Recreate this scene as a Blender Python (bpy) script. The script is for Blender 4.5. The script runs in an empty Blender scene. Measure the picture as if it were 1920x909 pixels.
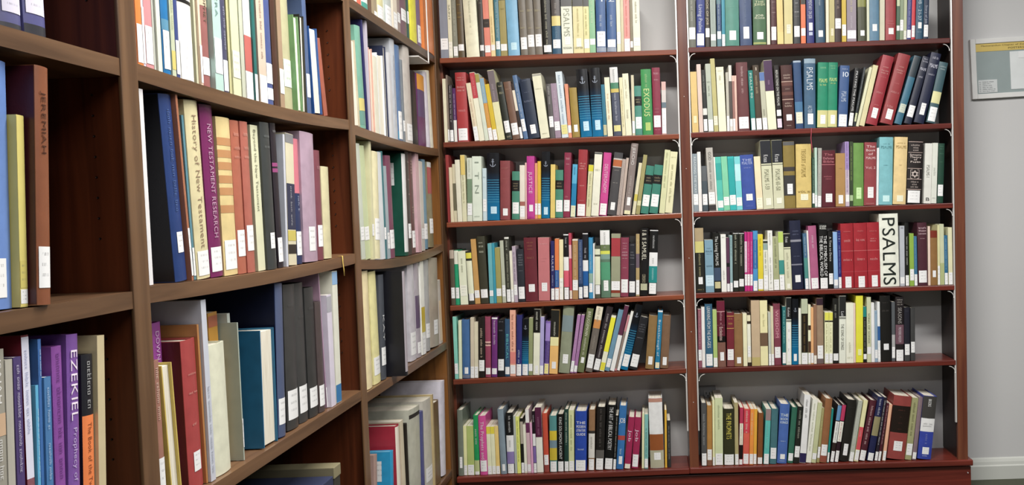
import bpy, math, random
from mathutils import Vector, Matrix
random.seed(7)
scene = bpy.context.scene
col = scene.collection

# ---------------------------------------------------------------- camera
F = 1600.0
EYE = 1.17
TH = math.atan(64 / F)
ROLL = math.radians(1.85)
cd = bpy.data.cameras.new('camera')
cd.sensor_width = 36.0
cd.lens = F / 1920 * 36.0
cd.shift_x = -(1223.0 - 960.0) / 1920
cd.shift_y = -(454.5 - 454.0) / 1920
cd.clip_start = 0.05
cam = bpy.data.objects.new('camera', cd)
fw = Vector((0, math.cos(TH), -math.sin(TH)))
rt = Vector((1, 0, 0))
up = rt.cross(fw)
r2 = rt * math.cos(ROLL) - up * math.sin(ROLL)
u2 = rt * math.sin(ROLL) + up * math.cos(ROLL)
m = Matrix((r2, u2, -fw)).transposed().to_4x4()
m.translation = Vector((0, 0, EYE))
cam.matrix_world = m
col.objects.link(cam)
scene.camera = cam

# ---------------------------------------------------------------- world, lamps, exposure
scene.view_settings.view_transform = 'Standard'
scene.view_settings.look = 'None'
scene.view_settings.gamma = 1.0
scene.view_settings.use_curve_mapping = False
scene.view_settings.exposure = 0.45
w = bpy.data.worlds.new('room_light')
scene.world = w
w.use_nodes = True
w.node_tree.nodes['Background'].inputs[0].default_value = (0.95, 0.97, 1.0, 1)
w.node_tree.nodes['Background'].inputs[1].default_value = 0.09

def area(name, loc, sx, sy, power, color):
    l = bpy.data.lights.new(name, 'AREA')
    l.shape = 'RECTANGLE'; l.size = sx; l.size_y = sy; l.energy = power; l.color = color
    o = bpy.data.objects.new(name, l); o.location = loc
    col.objects.link(o)
    return o
area('ceiling_lamp', (0.05, 1.85, 2.70), 1.2, 0.30, 56, (1.0, 0.97, 0.92))
area('ceiling_lamp.001', (1.75, 1.35, 2.70), 1.2, 0.30, 40, (1.0, 0.98, 0.96))
area('ceiling_lamp.002', (0.45, -0.6, 2.70), 1.2, 0.30, 24, (1.0, 0.98, 0.96))

# ---------------------------------------------------------------- materials
def lin(h):
    out = []
    for i in (0, 2, 4):
        c = int(h[i:i + 2], 16) / 255
        out.append(c / 12.92 if c <= 0.04045 else ((c + 0.055) / 1.055) ** 2.4)
    return out

def new_mat(name, rough=0.5, spec=0.5, coat=0.0):
    mt = bpy.data.materials.new(name); mt.use_nodes = True
    nt = mt.node_tree; b = nt.nodes['Principled BSDF']
    b.inputs['Roughness'].default_value = rough
    b.inputs['Specular IOR Level'].default_value = spec
    b.inputs['Coat Weight'].default_value = coat
    b.inputs['Coat Roughness'].default_value = 0.15
    return mt, nt, b

def noise_of(nt, scale, sc=(1, 1, 1), detail=4, space='Object'):
    tc = nt.nodes.new('ShaderNodeTexCoord'); mp = nt.nodes.new('ShaderNodeMapping')
    mp.inputs['Scale'].default_value = sc
    n = nt.nodes.new('ShaderNodeTexNoise'); n.inputs['Scale'].default_value = scale; n.inputs['Detail'].default_value = detail
    nt.links.new(tc.outputs[space], mp.inputs['Vector']); nt.links.new(mp.outputs['Vector'], n.inputs['Vector'])
    return n

def object_color_mat(name, rough, spec, coat, nscale, amount, bump):
    """colour comes from the object's own colour, a little mottled"""
    mt, nt, b = new_mat(name, rough, spec, coat)
    oi = nt.nodes.new('ShaderNodeObjectInfo')
    n = noise_of(nt, nscale, (1, 1, 1), 3)
    mr = nt.nodes.new('ShaderNodeMapRange')
    mr.inputs['From Min'].default_value = 0.3; mr.inputs['From Max'].default_value = 0.7
    mr.inputs['To Min'].default_value = 1 - amount; mr.inputs['To Max'].default_value = 1 + amount * 0.4
    nt.links.new(n.outputs['Fac'], mr.inputs['Value'])
    mx = nt.nodes.new('ShaderNodeMix'); mx.data_type = 'RGBA'; mx.blend_type = 'MULTIPLY'; mx.inputs['Factor'].default_value = 1
    nt.links.new(oi.outputs['Color'], mx.inputs['A']); nt.links.new(mr.outputs['Result'], mx.inputs['B'])
    nt.links.new(mx.outputs['Result'], b.inputs['Base Color'])
    if bump:
        bp = nt.nodes.new('ShaderNodeBump'); bp.inputs['Strength'].default_value = bump; bp.inputs['Distance'].default_value = 0.0005
        n2 = noise_of(nt, 900, (1, 1, 1), 2)
        nt.links.new(n2.outputs['Fac'], bp.inputs['Height']); nt.links.new(bp.outputs['Normal'], b.inputs['Normal'])
    return mt

CLOTH = object_color_mat('book_cloth', 0.42, 0.45, 0.15, 30, 0.14, 0.25)
GLOSS = object_color_mat('coated_paper', 0.36, 0.5, 0.1, 22, 0.08, 0)
INK = object_color_mat('ink', 0.5, 0.3, 0, 60, 0.05, 0)
PLAIN = object_color_mat('plain_paint', 0.5, 0.4, 0, 20, 0.05, 0)

def label_mat():
    mt, nt, b = new_mat('label_paper', 0.45, 0.4)
    oi = nt.nodes.new('ShaderNodeObjectInfo')
    tc = nt.nodes.new('ShaderNodeTexCoord'); sp = nt.nodes.new('ShaderNodeSeparateXYZ')
    nt.links.new(tc.outputs['Generated'], sp.inputs[0])
    wv = nt.nodes.new('ShaderNodeMath'); wv.operation = 'MULTIPLY'; wv.inputs[1].default_value = 25.0
    sn = nt.nodes.new('ShaderNodeMath'); sn.operation = 'SINE'
    nt.links.new(sp.outputs['Z'], wv.inputs[0]); nt.links.new(wv.outputs[0], sn.inputs[0])
    g = nt.nodes.new('ShaderNodeMath'); g.operation = 'GREATER_THAN'; g.inputs[1].default_value = 0.55
    nt.links.new(sn.outputs[0], g.inputs[0])
    n = noise_of(nt, 1000, (1, 1, 0.05), 2)
    g2 = nt.nodes.new('ShaderNodeMath'); g2.operation = 'GREATER_THAN'; g2.inputs[1].default_value = 0.52
    nt.links.new(n.outputs['Fac'], g2.inputs[0])
    # printed call number only in the middle of the sticker
    def win(out, lo, hi):
        a = nt.nodes.new('ShaderNodeMath'); a.operation = 'GREATER_THAN'; a.inputs[1].default_value = lo
        c = nt.nodes.new('ShaderNodeMath'); c.operation = 'LESS_THAN'; c.inputs[1].default_value = hi
        m_ = nt.nodes.new('ShaderNodeMath'); m_.operation = 'MULTIPLY'
        nt.links.new(out, a.inputs[0]); nt.links.new(out, c.inputs[0])
        nt.links.new(a.outputs[0], m_.inputs[0]); nt.links.new(c.outputs[0], m_.inputs[1])
        return m_.outputs[0]
    cur = win(sp.outputs['Z'], 0.12, 0.9)
    for o in (g.outputs[0], g2.outputs[0], win(sp.outputs['X'], 0.2, 0.8)):
        k = nt.nodes.new('ShaderNodeMath'); k.operation = 'MULTIPLY'
        nt.links.new(cur, k.inputs[0]); nt.links.new(o, k.inputs[1]); cur = k.outputs[0]
    s = nt.nodes.new('ShaderNodeMath'); s.operation = 'MULTIPLY'; s.inputs[1].default_value = 0.45
    nt.links.new(cur, s.inputs[0])
    mx = nt.nodes.new('ShaderNodeMix'); mx.data_type = 'RGBA'
    nt.links.new(s.outputs[0], mx.inputs['Factor']); nt.links.new(oi.outputs['Color'], mx.inputs['A'])
    mx.inputs['B'].default_value = (0.08, 0.08, 0.09, 1)
    nt.links.new(mx.outputs['Result'], b.inputs['Base Color'])
    return mt
LABEL = label_mat()

def pages_mat():
    mt, nt, b = new_mat('page_edges', 0.75, 0.2)
    n = noise_of(nt, 500, (1.6, 0.02, 0.02), 2)
    cr = nt.nodes.new('ShaderNodeValToRGB')
    cr.color_ramp.elements[0].position = 0.3; cr.color_ramp.elements[0].color = (0.56, 0.50, 0.38, 1)
    cr.color_ramp.elements[1].position = 0.6; cr.color_ramp.elements[1].color = (0.80, 0.76, 0.66, 1)
    nt.links.new(n.outputs['Fac'], cr.inputs['Fac']); nt.links.new(cr.outputs['Color'], b.inputs['Base Color'])
    return mt
PAGES = pages_mat()

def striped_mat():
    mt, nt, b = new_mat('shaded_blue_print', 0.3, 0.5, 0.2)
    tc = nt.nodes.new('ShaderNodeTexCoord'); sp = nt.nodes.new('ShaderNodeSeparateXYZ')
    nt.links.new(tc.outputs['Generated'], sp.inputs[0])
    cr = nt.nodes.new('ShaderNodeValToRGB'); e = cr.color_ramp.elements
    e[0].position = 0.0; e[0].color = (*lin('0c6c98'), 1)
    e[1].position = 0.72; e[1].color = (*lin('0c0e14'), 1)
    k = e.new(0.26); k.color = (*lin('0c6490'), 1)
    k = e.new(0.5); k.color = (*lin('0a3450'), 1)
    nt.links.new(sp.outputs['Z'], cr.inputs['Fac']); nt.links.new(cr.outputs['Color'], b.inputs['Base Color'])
    return mt
STRIPED = striped_mat()

def wood(name, dark, light, axis, rough=0.4, coat=0.2, scale=9):
    mt, nt, b = new_mat(name, rough, 0.4, coat)
    sc = {'x': (0.05, 1, 1), 'y': (1, 0.05, 1), 'z': (1, 1, 0.05)}[axis]
    n = noise_of(nt, scale * 6, sc, 6)
    n.inputs['Distortion'].default_value = 0.6
    n2 = noise_of(nt, scale, sc, 3)
    ad = nt.nodes.new('ShaderNodeMath'); ad.operation = 'MULTIPLY_ADD'; ad.inputs[1].default_value = 0.45
    nt.links.new(n.outputs['Fac'], ad.inputs[0])
    hf = nt.nodes.new('ShaderNodeMath'); hf.operation = 'MULTIPLY'; hf.inputs[1].default_value = 0.55
    nt.links.new(n2.outputs['Fac'], hf.inputs[0]); nt.links.new(hf.outputs[0], ad.inputs[2])
    cr = nt.nodes.new('ShaderNodeValToRGB')
    cr.color_ramp.elements[0].position = 0.41; cr.color_ramp.elements[0].color = (*lin(dark), 1)
    cr.color_ramp.elements[1].position = 0.60; cr.color_ramp.elements[1].color = (*lin(light), 1)
    nt.links.new(ad.outputs[0], cr.inputs['Fac']); nt.links.new(cr.outputs['Color'], b.inputs['Base Color'])
    bp = nt.nodes.new('ShaderNodeBump'); bp.inputs['Strength'].default_value = 0.15; bp.inputs['Distance'].default_value = 0.001
    nt.links.new(n.outputs['Fac'], bp.inputs['Height']); nt.links.new(bp.outputs['Normal'], b.inputs['Normal'])
    return mt
WAL_Y = wood('walnut_shelf', '523a27', '73553c', 'y')
WAL_Z = wood('walnut_upright', '523a27', '71543b', 'z')
WAL_IN = wood('shaded_walnut_inside', '3c1a0c', '5e2e18', 'z')  # same walnut, the shade inside the bays put into its colour
WAL_C = wood('lit_walnut_inside', '6c4420', '8c5c2e', 'z')  # corner end panel: the stronger light on it painted as lighter wood
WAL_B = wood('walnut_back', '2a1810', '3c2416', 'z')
MAH_X = wood('mahogany_shelf', '501c16', '742f24', 'x', 0.35, 0.3)
MAH_L = wood('warm_lit_mahogany_shelf', '683020', '8c4a30', 'x', 0.35, 0.3)  # corner-section shelves: warm light mixed into the mahogany colour
MAH_Z = wood('mahogany_upright', '582a1e', '76452f', 'z', 0.42, 0.3)
DARK_IN = wood('dark_inside', '1c120f', '2a1a15', 'z', 0.5, 0.1)

def wall_mat(name, c, sc=60, bump=0.15):
    mt, nt, b = new_mat(name, 0.7, 0.25)
    n = noise_of(nt, 1.2, (1, 1, 1), 3)
    cr = nt.nodes.new('ShaderNodeValToRGB')
    l = lin(c)
    cr.color_ramp.elements[0].position = 0.3; cr.color_ramp.elements[0].color = (l[0] * .93, l[1] * .93, l[2] * .93, 1)
    cr.color_ramp.elements[1].position = 0.7; cr.color_ramp.elements[1].color = (*l, 1)
    nt.links.new(n.outputs['Fac'], cr.inputs['Fac']); nt.links.new(cr.outputs['Color'], b.inputs['Base Color'])
    n2 = noise_of(nt, sc, (1, 1, 1), 4)
    bp = nt.nodes.new('ShaderNodeBump'); bp.inputs['Strength'].default_value = bump; bp.inputs['Distance'].default_value = 0.002
    nt.links.new(n2.outputs['Fac'], bp.inputs['Height']); nt.links.new(bp.outputs['Normal'], b.inputs['Normal'])
    return mt
WALL = wall_mat('wall_paint', 'c6c6c6')
TRIM = wall_mat('trim_paint', 'c4c6c0', 20, 0.05)
CARPET = wall_mat('carpet', '4c4e40', 400, 0.8)
METAL, _nt, _b = new_mat('white_enamel_metal', 0.35, 0.5)
_b.inputs['Base Color'].default_value = (0.72, 0.70, 0.68, 1); _b.inputs['Metallic'].default_value = 0.3

# ---------------------------------------------------------------- mesh helpers
class MB:
    def __init__(s): s.v = []; s.f = []; s.sm = []
    def add(s, vs, fs, smooth=False):
        o = len(s.v); s.v += [tuple(p) for p in vs]; s.f += [tuple(i + o for i in f) for f in fs]; s.sm += [smooth] * len(fs)
        return s
    def box(s, x0, x1, y0, y1, z0, z1):
        return s.add([(x0, y0, z0), (x1, y0, z0), (x1, y1, z0), (x0, y1, z0), (x0, y0, z1), (x1, y0, z1), (x1, y1, z1), (x0, y1, z1)],
                     [(3, 2, 1, 0), (4, 5, 6, 7), (0, 1, 5, 4), (1, 2, 6, 5), (2, 3, 7, 6), (3, 0, 4, 7)])
    def prism(s, poly, plane, a0, a1):
        """poly of 2-D points extruded along the axis that PLANE leaves out"""
        n = len(poly)
        def P(p, a): return {'xz': (p[0], a, p[1]), 'yz': (a, p[0], p[1]), 'xy': (p[0], p[1], a)}[plane]
        vs = [P(p, a0) for p in poly] + [P(p, a1) for p in poly]
        fs = [tuple(range(n))[::-1], tuple(range(n, 2 * n))] + [(i, (i + 1) % n, n + (i + 1) % n, n + i) for i in range(n)]
        return s.add(vs, fs)
    def tube(s, pts, r, n=6):
        rings = []; pts = [Vector(p) for p in pts]
        for i, p in enumerate(pts):
            t = (pts[min(i + 1, len(pts) - 1)] - pts[max(i - 1, 0)]).normalized()
            a = t.cross(Vector((0, 0, 1)));
            if a.length < 0.1: a = t.cross(Vector((1, 0, 0)))
            a.normalize(); b = t.cross(a)
            rings += [p + (a * math.cos(k * 2 * math.pi / n) + b * math.sin(k * 2 * math.pi / n)) * r for k in range(n)]
        fs = [(i * n + k, i * n + (k + 1) % n, (i + 1) * n + (k + 1) % n, (i + 1) * n + k) for i in range(len(pts) - 1) for k in range(n)]
        fs += [tuple(range(n)), tuple(range((len(pts) - 1) * n, len(pts) * n))[::-1]]
        return s.add(rings, fs, True)
    def cyl(s, c, axis, r, l, n=10):
        c = Vector(c); d = {'x': Vector((1, 0, 0)), 'y': Vector((0, 1, 0)), 'z': Vector((0, 0, 1))}[axis]
        return s.tube([c, c + d * l], r, n)
    def mesh(s, name):
        me = bpy.data.meshes.new(name); me.from_pydata(s.v, [], s.f)
        me.polygons.foreach_set('use_smooth', s.sm); me.update(); return me
    def build(s, name, mat, parent=None, color=None, bevel=0):
        me = s.mesh(name); me.materials.append(mat)
        return link(name, me, parent, color, bevel)

def link(name, me, parent=None, color=None, bevel=0):
    o = bpy.data.objects.new(name, me); col.objects.link(o)
    if parent is not None: o.parent = parent
    if color: o.color = (*lin(color), 1)
    if bevel:
        b = o.modifiers.new('bevel', 'BEVEL'); b.width = bevel; b.segments = 2; b.limit_method = 'ANGLE'
    return o

def empty(name, loc=(0, 0, 0)):
    o = bpy.data.objects.new(name, None); o.location = loc; col.objects.link(o); return o
def tag(o, label=None, cat=None, group=None, kind=None):
    if label: o['label'] = label
    if cat: o['category'] = cat
    if group: o['group'] = group
    if kind: o['kind'] = kind
    return o

# ---------------------------------------------------------------- room shell
YB, YW, XL = 3.344, 3.514, -0.815
XLW = -1.13
tag(MB().box(XLW - 0.1, 3.2, YW, YW + 0.1, -0.05, 2.9).build('wall_back', WALL), kind='structure')
tag(MB().box(XLW - 0.1, XLW, -2.0, YW, -0.05, 2.9).build('wall_left', WALL), kind='structure')
tag(MB().box(XLW - 0.1, 3.2, -2.0, YW + 0.1, -0.1, 0.0).build('floor', CARPET), kind='structure')
bb = [(YW, 0.0), (YW - 0.016, 0.0), (YW - 0.016, 0.055), (YW - 0.012, 0.060), (YW - 0.010, 0.072), (YW - 0.005, 0.083), (YW, 0.088)]
tag(MB().prism(bb, 'yz', 1.243, 3.2).build('baseboard_back', TRIM), kind='structure')

# ---------------------------------------------------------------- back bookcase (two sections of mahogany, open to the wall)
back_case = tag(empty('bookcase', (0.2, YB, 0)), 'reddish mahogany bookcase along the back wall, six shelves high in two sections', 'bookcase')
def under(root, o):
    o.parent = root; o.location = tuple(-c for c in root.location); return o
def bpart(name, mb, mat, bevel=0.0015, label=None, root=None, color=None):
    o = under(root or back_case, mb.build(name, mat, None, color, bevel))
    if label: o['label'] = label
    return o
TOPZ = 2.42
def skewpost(x0b, x1b, x0t, x1t, y0, y1, zb, zt):
    mb = MB()
    return mb.add([(x0b, y0, zb), (x1b, y0, zb), (x1b, y1, zb), (x0b, y1, zb), (x0t, y0, zt), (x1t, y0, zt), (x1t, y1, zt), (x0t, y1, zt)],
                  [(3, 2, 1, 0), (4, 5, 6, 7), (0, 1, 5, 4), (1, 2, 6, 5), (2, 3, 7, 6), (3, 0, 4, 7)])
bpart('upright', skewpost(0.1205, 0.1565, 0.1262, 0.1620, YB - 0.003, YW - 0.001, 0.125, TOPZ), MAH_Z)
bpart('upright', skewpost(1.1835, 1.2225, 1.1960, 1.2365, YB - 0.003, YW - 0.001, 0.125, TOPZ), MAH_Z)
bpart('upright', MB().box(-0.815, -0.804, YB + 0.045, YW - 0.001, 0.125, TOPZ), MAH_Z)
LV = {'L': [(2.115, 2.118), (1.778, 1.782), (1.452, 1.456), (1.139, 1.147), (0.812, 0.827), (0.519, 0.535), (0.132, 0.139)],
      'R': [(2.12, 2.122), (1.788, 1.793), (1.459, 1.463), (1.150, 1.152), (0.830, 0.830), (0.533, 0.533), (0.140, 0.136)]}
EX = {'L': (-0.803, 0.1185), 'R': (0.1640, 1.1818)}
def shelf_arc(x, z, s, root):
    pts = []
    for k in range(7):
        a = math.radians(15 * k)
        pts.append((x + s * 0.024 * (1 - math.cos(a)), YB - 0.001, z - 0.05 + 0.026 * math.sin(a)))
    o = under(root, MB().tube(pts, 0.0016, 6).build('shelf_clip', METAL)); return o
for sec in 'LR':
    x0, x1 = EX[sec]
    for i, (za, zb) in enumerate(LV[sec]):
        last = i == 6
        t = 0.020 if not last else 0.024
        yf = YB - 0.003 if not last else YB - 0.012
        xx0, xx1 = (x0, x1)
        if last and sec == 'R': xx1 = 1.2400; xx0 = 0.1185
        mb = MB().add([(xx0, yf, za - t), (xx1, yf, zb - t), (xx1, YW - 0.002, zb - t), (xx0, YW - 0.002, za - t),
                       (xx0, yf, za), (xx1, yf, zb), (xx1, YW - 0.002, zb), (xx0, YW - 0.002, za)],
                      [(3, 2, 1, 0), (4, 5, 6, 7), (0, 1, 5, 4), (1, 2, 6, 5), (2, 3, 7, 6), (3, 0, 4, 7)])
        if last:
            bpart('bottom_shelf', mb, MAH_X, 0.004)
        else:
            bpart('shelf', mb, MAH_L if sec == 'L' else MAH_X, 0.0025)
            if sec == 'R' or i:
                if sec == 'R': shelf_arc(x0 + 0.003, za, 1, back_case)
                shelf_arc(x1 - 0.003, zb, -1, back_case)
bpart('plinth', MB().box(-0.80, 1.235, YB + 0.002, YB + 0.03, 0.0, 0.107), MAH_X)
bpart('plinth_end', MB().box(1.215, 1.235, YB + 0.03, YW - 0.018, 0.0, 0.107), MAH_X)
bpart('screw_head', MB().cyl((1.222, YB - 0.001, 0.082), 'y', 0.0022, 0.003), METAL, 0)
for z in (1.60, 1.32, 0.97, 0.68, 0.40):
    bpart('screw_head', MB().cyl((0.142, YB - 0.0045, z), 'y', 0.0018, 0.002), METAL, 0)
# slotted metal standards beside the uprights
def standard(xb, xt, zb=0.285):
    bpart('slotted_standard', skewpost(xb - 0.0028, xb + 0.0026, xt - 0.0028, xt + 0.0024, YB - 0.001, YB + 0.009, zb, TOPZ - 0.01), METAL, 0, 'white metal shelf standard')
bpart('inner_panel', skewpost(1.1825, 1.1834, 1.1950, 1.1959, YB + 0.012, YW - 0.001, 0.142, TOPZ), DARK_IN, 0, 'dark inner face')  # thin dark sheet over the end upright's inner side
standard(0.1165, 0.1220); standard(0.1605, 0.1662); standard(1.1795, 1.1915)

# ---------------------------------------------------------------- side bookcase (walnut, three bays)
side_case = tag(empty('bookcase', (XL, 1.9, 0)), 'brown walnut bookcase along the side wall, three deep bays wide', 'bookcase')
DX = XL - 0.300
def spart(name, mb, mat, bevel=0.0015, label=None): return bpart(name, mb, mat, bevel, label, side_case)
for y0, y1 in ((0.405, 0.450), (1.331, 1.3755), (2.335, 2.378), (3.318, 3.387)):
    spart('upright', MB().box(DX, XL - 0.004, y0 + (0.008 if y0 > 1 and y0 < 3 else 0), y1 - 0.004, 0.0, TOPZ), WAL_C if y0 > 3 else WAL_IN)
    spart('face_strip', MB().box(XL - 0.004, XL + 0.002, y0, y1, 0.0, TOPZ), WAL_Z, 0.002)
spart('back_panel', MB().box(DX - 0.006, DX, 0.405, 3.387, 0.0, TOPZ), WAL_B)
BAYS = {'A': (0.450, 1.3388, [(2.15, 2.15), (1.782, 1.782), (1.428, 1.428), (1.066, 1.066), (0.69, 0.69), (0.17, 0.17)]),
        'B': (1.3718, 2.3428, [(2.15, 2.15), (1.782, 1.782), (1.428, 1.437), (1.070, 1.072), (0.692, 0.694), (0.17, 0.17)]),
        'C': (2.3742, 3.3178, [(2.15, 2.15), (1.779, 1.781), (1.427, 1.425), (1.053, 1.056), (0.678, 0.674), (0.170, 0.170)])}
SAG = {('B', 2): 0.012, ('B', 3): 0.008, ('C', 3): 0.02, ('C', 2): 0.008}
for bay, (y0, y1, lv) in BAYS.items():
    for i, (za, zb) in enumerate(lv):
        n = 14; s = SAG.get((bay, i), 0); vs = []; fs = []
        ya, yb = y0 + 0.0006, y1 - 0.0006
        for k in range(n + 1):
            t = k / n; y = ya + (yb - ya) * t; z = za + (zb - za) * t - s * (1 - (2 * t - 1) ** 2)
            vs += [(DX + 0.001, y, z - 0.027), (XL, y, z - 0.027), (XL, y, z), (DX + 0.001, y, z)]
        for k in range(n):
            a = 4 * k
            fs += [(a, a + 4, a + 5, a + 1), (a + 1, a + 5, a + 6, a + 2), (a + 2, a + 6, a + 7, a + 3), (a + 3, a + 7, a + 4, a)]
        fs += [(0, 1, 2, 3), (4 * n + 3, 4 * n + 2, 4 * n + 1, 4 * n)]
        spart('shelf', MB().add(vs, fs), WAL_Y, 0)
    # rows of shelf-pin holes and a few pins on the panel facing the camera
    for dx in (-0.05, -0.235):
        for zc in [1.15 + 0.032 * k for k in range(8)] + [0.80 + 0.032 * k for k in range(7)] + [1.52 + 0.032 * k for k in range(6)]:
            mb = MB().cyl((XL + dx, y1 + (0.0 if bay != 'C' else 0.0) - 0.0012, zc), 'y', 0.0017, 0.004, 8)
            spart('pin_hole', mb, PLAIN, 0).color = (*lin('1c0e08'), 1)

# ---------------------------------------------------------------- lettering
GL = {}
def glyph(ch):
    if ch in GL: return GL[ch]
    cu = bpy.data.curves.new('g', 'FONT'); cu.body = ch; cu.resolution_u = 3; cu.offset = 0.0
    o = bpy.data.objects.new('g', cu); col.objects.link(o)
    dg = bpy.context.evaluated_depsgraph_get()
    me = o.evaluated_get(dg).to_mesh()
    vs = [(v.co.x, v.co.y) for v in me.vertices]; fs = [tuple(p.vertices) for p in me.polygons]
    o.evaluated_get(dg).to_mesh_clear()
    bpy.data.objects.remove(o); bpy.data.curves.remove(cu)
    adv = (max(v[0] for v in vs) + 0.07) if vs else 0.3
    GL[ch] = (vs, fs, adv); return GL[ch]

def text_flat(txt):
    vs, fs, x = [], [], 0.0
    for ch in txt:
        g = glyph(ch); o = len(vs)
        vs += [(a + x, b) for a, b in g[0]]; fs += [tuple(i + o for i in f) for f in g[1]]; x += g[2]
    return vs, fs, max(x - 0.07, 0.1)

def scribble(n):
    """letter-like strokes for print too small to read in the photograph; unit cap height 0.72"""
    vs, fs, x = [], [], 0.0
    def q(x0, x1, y0, y1):
        o = len(vs); vs.extend([(x0, y0), (x1, y0), (x1, y1), (x0, y1)]); fs.append((o, o + 1, o + 2, o + 3))
    word = random.randint(3, 8)
    for i in range(n):
        if word == 0: x += 0.35; word = random.randint(3, 8); continue
        word -= 1
        top = random.choice((0.5, 0.5, 0.5, 0.72)); k = random.random()
        q(x, x + 0.09, 0, top)
        if k < 0.35: q(x + 0.25, x + 0.34, 0, 0.5); q(x + 0.09, x + 0.25, 0.42, 0.5); x += 0.46
        elif k < 0.6: q(x + 0.25, x + 0.34, 0, 0.5); q(x + 0.09, x + 0.25, 0.42, 0.5); q(x + 0.09, x + 0.25, 0, 0.08); x += 0.46
        elif k < 0.85: q(x + 0.09, x + 0.32, 0, 0.08); q(x + 0.09, x + 0.32, 0.42, 0.5); q(x + 0.09, x + 0.25, 0.21, 0.28); x += 0.42
        else: x += 0.24
    return vs, fs, max(x - 0.1, 0.3)

def star_flat():
    vs, fs = [], []
    def bar(a, b, w=0.05):
        d = Vector((b[0] - a[0], b[1] - a[1])); nn = Vector((-d.y, d.x)).normalized() * w; o = len(vs)
        vs.extend([(a[0] + nn.x, a[1] + nn.y), (b[0] + nn.x, b[1] + nn.y), (b[0] - nn.x, b[1] - nn.y), (a[0] - nn.x, a[1] - nn.y)]); fs.append((o, o + 1, o + 2, o + 3))
    for base in (90, 270):
        p = [(math.cos(math.radians(base + 120 * k)) * .42, math.sin(math.radians(base + 120 * k)) * .42) for k in range(3)]
        for k in range(3): bar(p[k], p[(k + 1) % 3], 0.035)
    c = [(-.5, -.5), (.5, -.5), (.5, .5), (-.5, .5)]
    for k in range(4): bar(c[k], c[(k + 1) % 4], 0.02)
    return vs, fs

def anchor_flat():
    vs, fs = [], []
    def bar(a, b, w=0.05):
        d = Vector((b[0] - a[0], b[1] - a[1])); nn = Vector((-d.y, d.x)).normalized() * w; o = len(vs)
        vs.extend([(a[0] + nn.x, a[1] + nn.y), (b[0] + nn.x, b[1] + nn.y), (b[0] - nn.x, b[1] - nn.y), (a[0] - nn.x, a[1] - nn.y)]); fs.append((o, o + 1, o + 2, o + 3))
    bar((0, -.5), (0, .3)); bar((-.2, .15), (.2, .15), .04)
    P = [(math.cos(math.radians(a)) * .36, math.sin(math.radians(a)) * .36 - .12) for a in range(190, 351, 20)]
    for i in range(len(P) - 1): bar(P[i], P[i + 1], .045)
    P = [(math.cos(math.radians(a)) * .1, math.sin(math.radians(a)) * .1 + .4) for a in range(0, 361, 45)]
    for i in range(len(P) - 1): bar(P[i], P[i + 1], .03)
    return vs, fs

# ---------------------------------------------------------------- books
LIGHTEN = 0.90
def vary(c, k=1.0):
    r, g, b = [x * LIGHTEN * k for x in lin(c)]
    y = 0.3 * r + 0.6 * g + 0.1 * b
    return tuple(min(0.84, x * 0.93 + y * 0.07) for x in (r, g, b)) + (1,)
ROW_K = {'L4': 1.12, 'L5': 1.22, 'L6': 1.3, 'R4': 1.12, 'R5': 1.22, 'R6': 1.3, 'R2': 1.05, 'R3': 1.1, 'A3': 1.15, 'B3': 1.15, 'C3': 1.15, 'C4': 1.25}  # book colours raised to make up for weaker light on these rows

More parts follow.
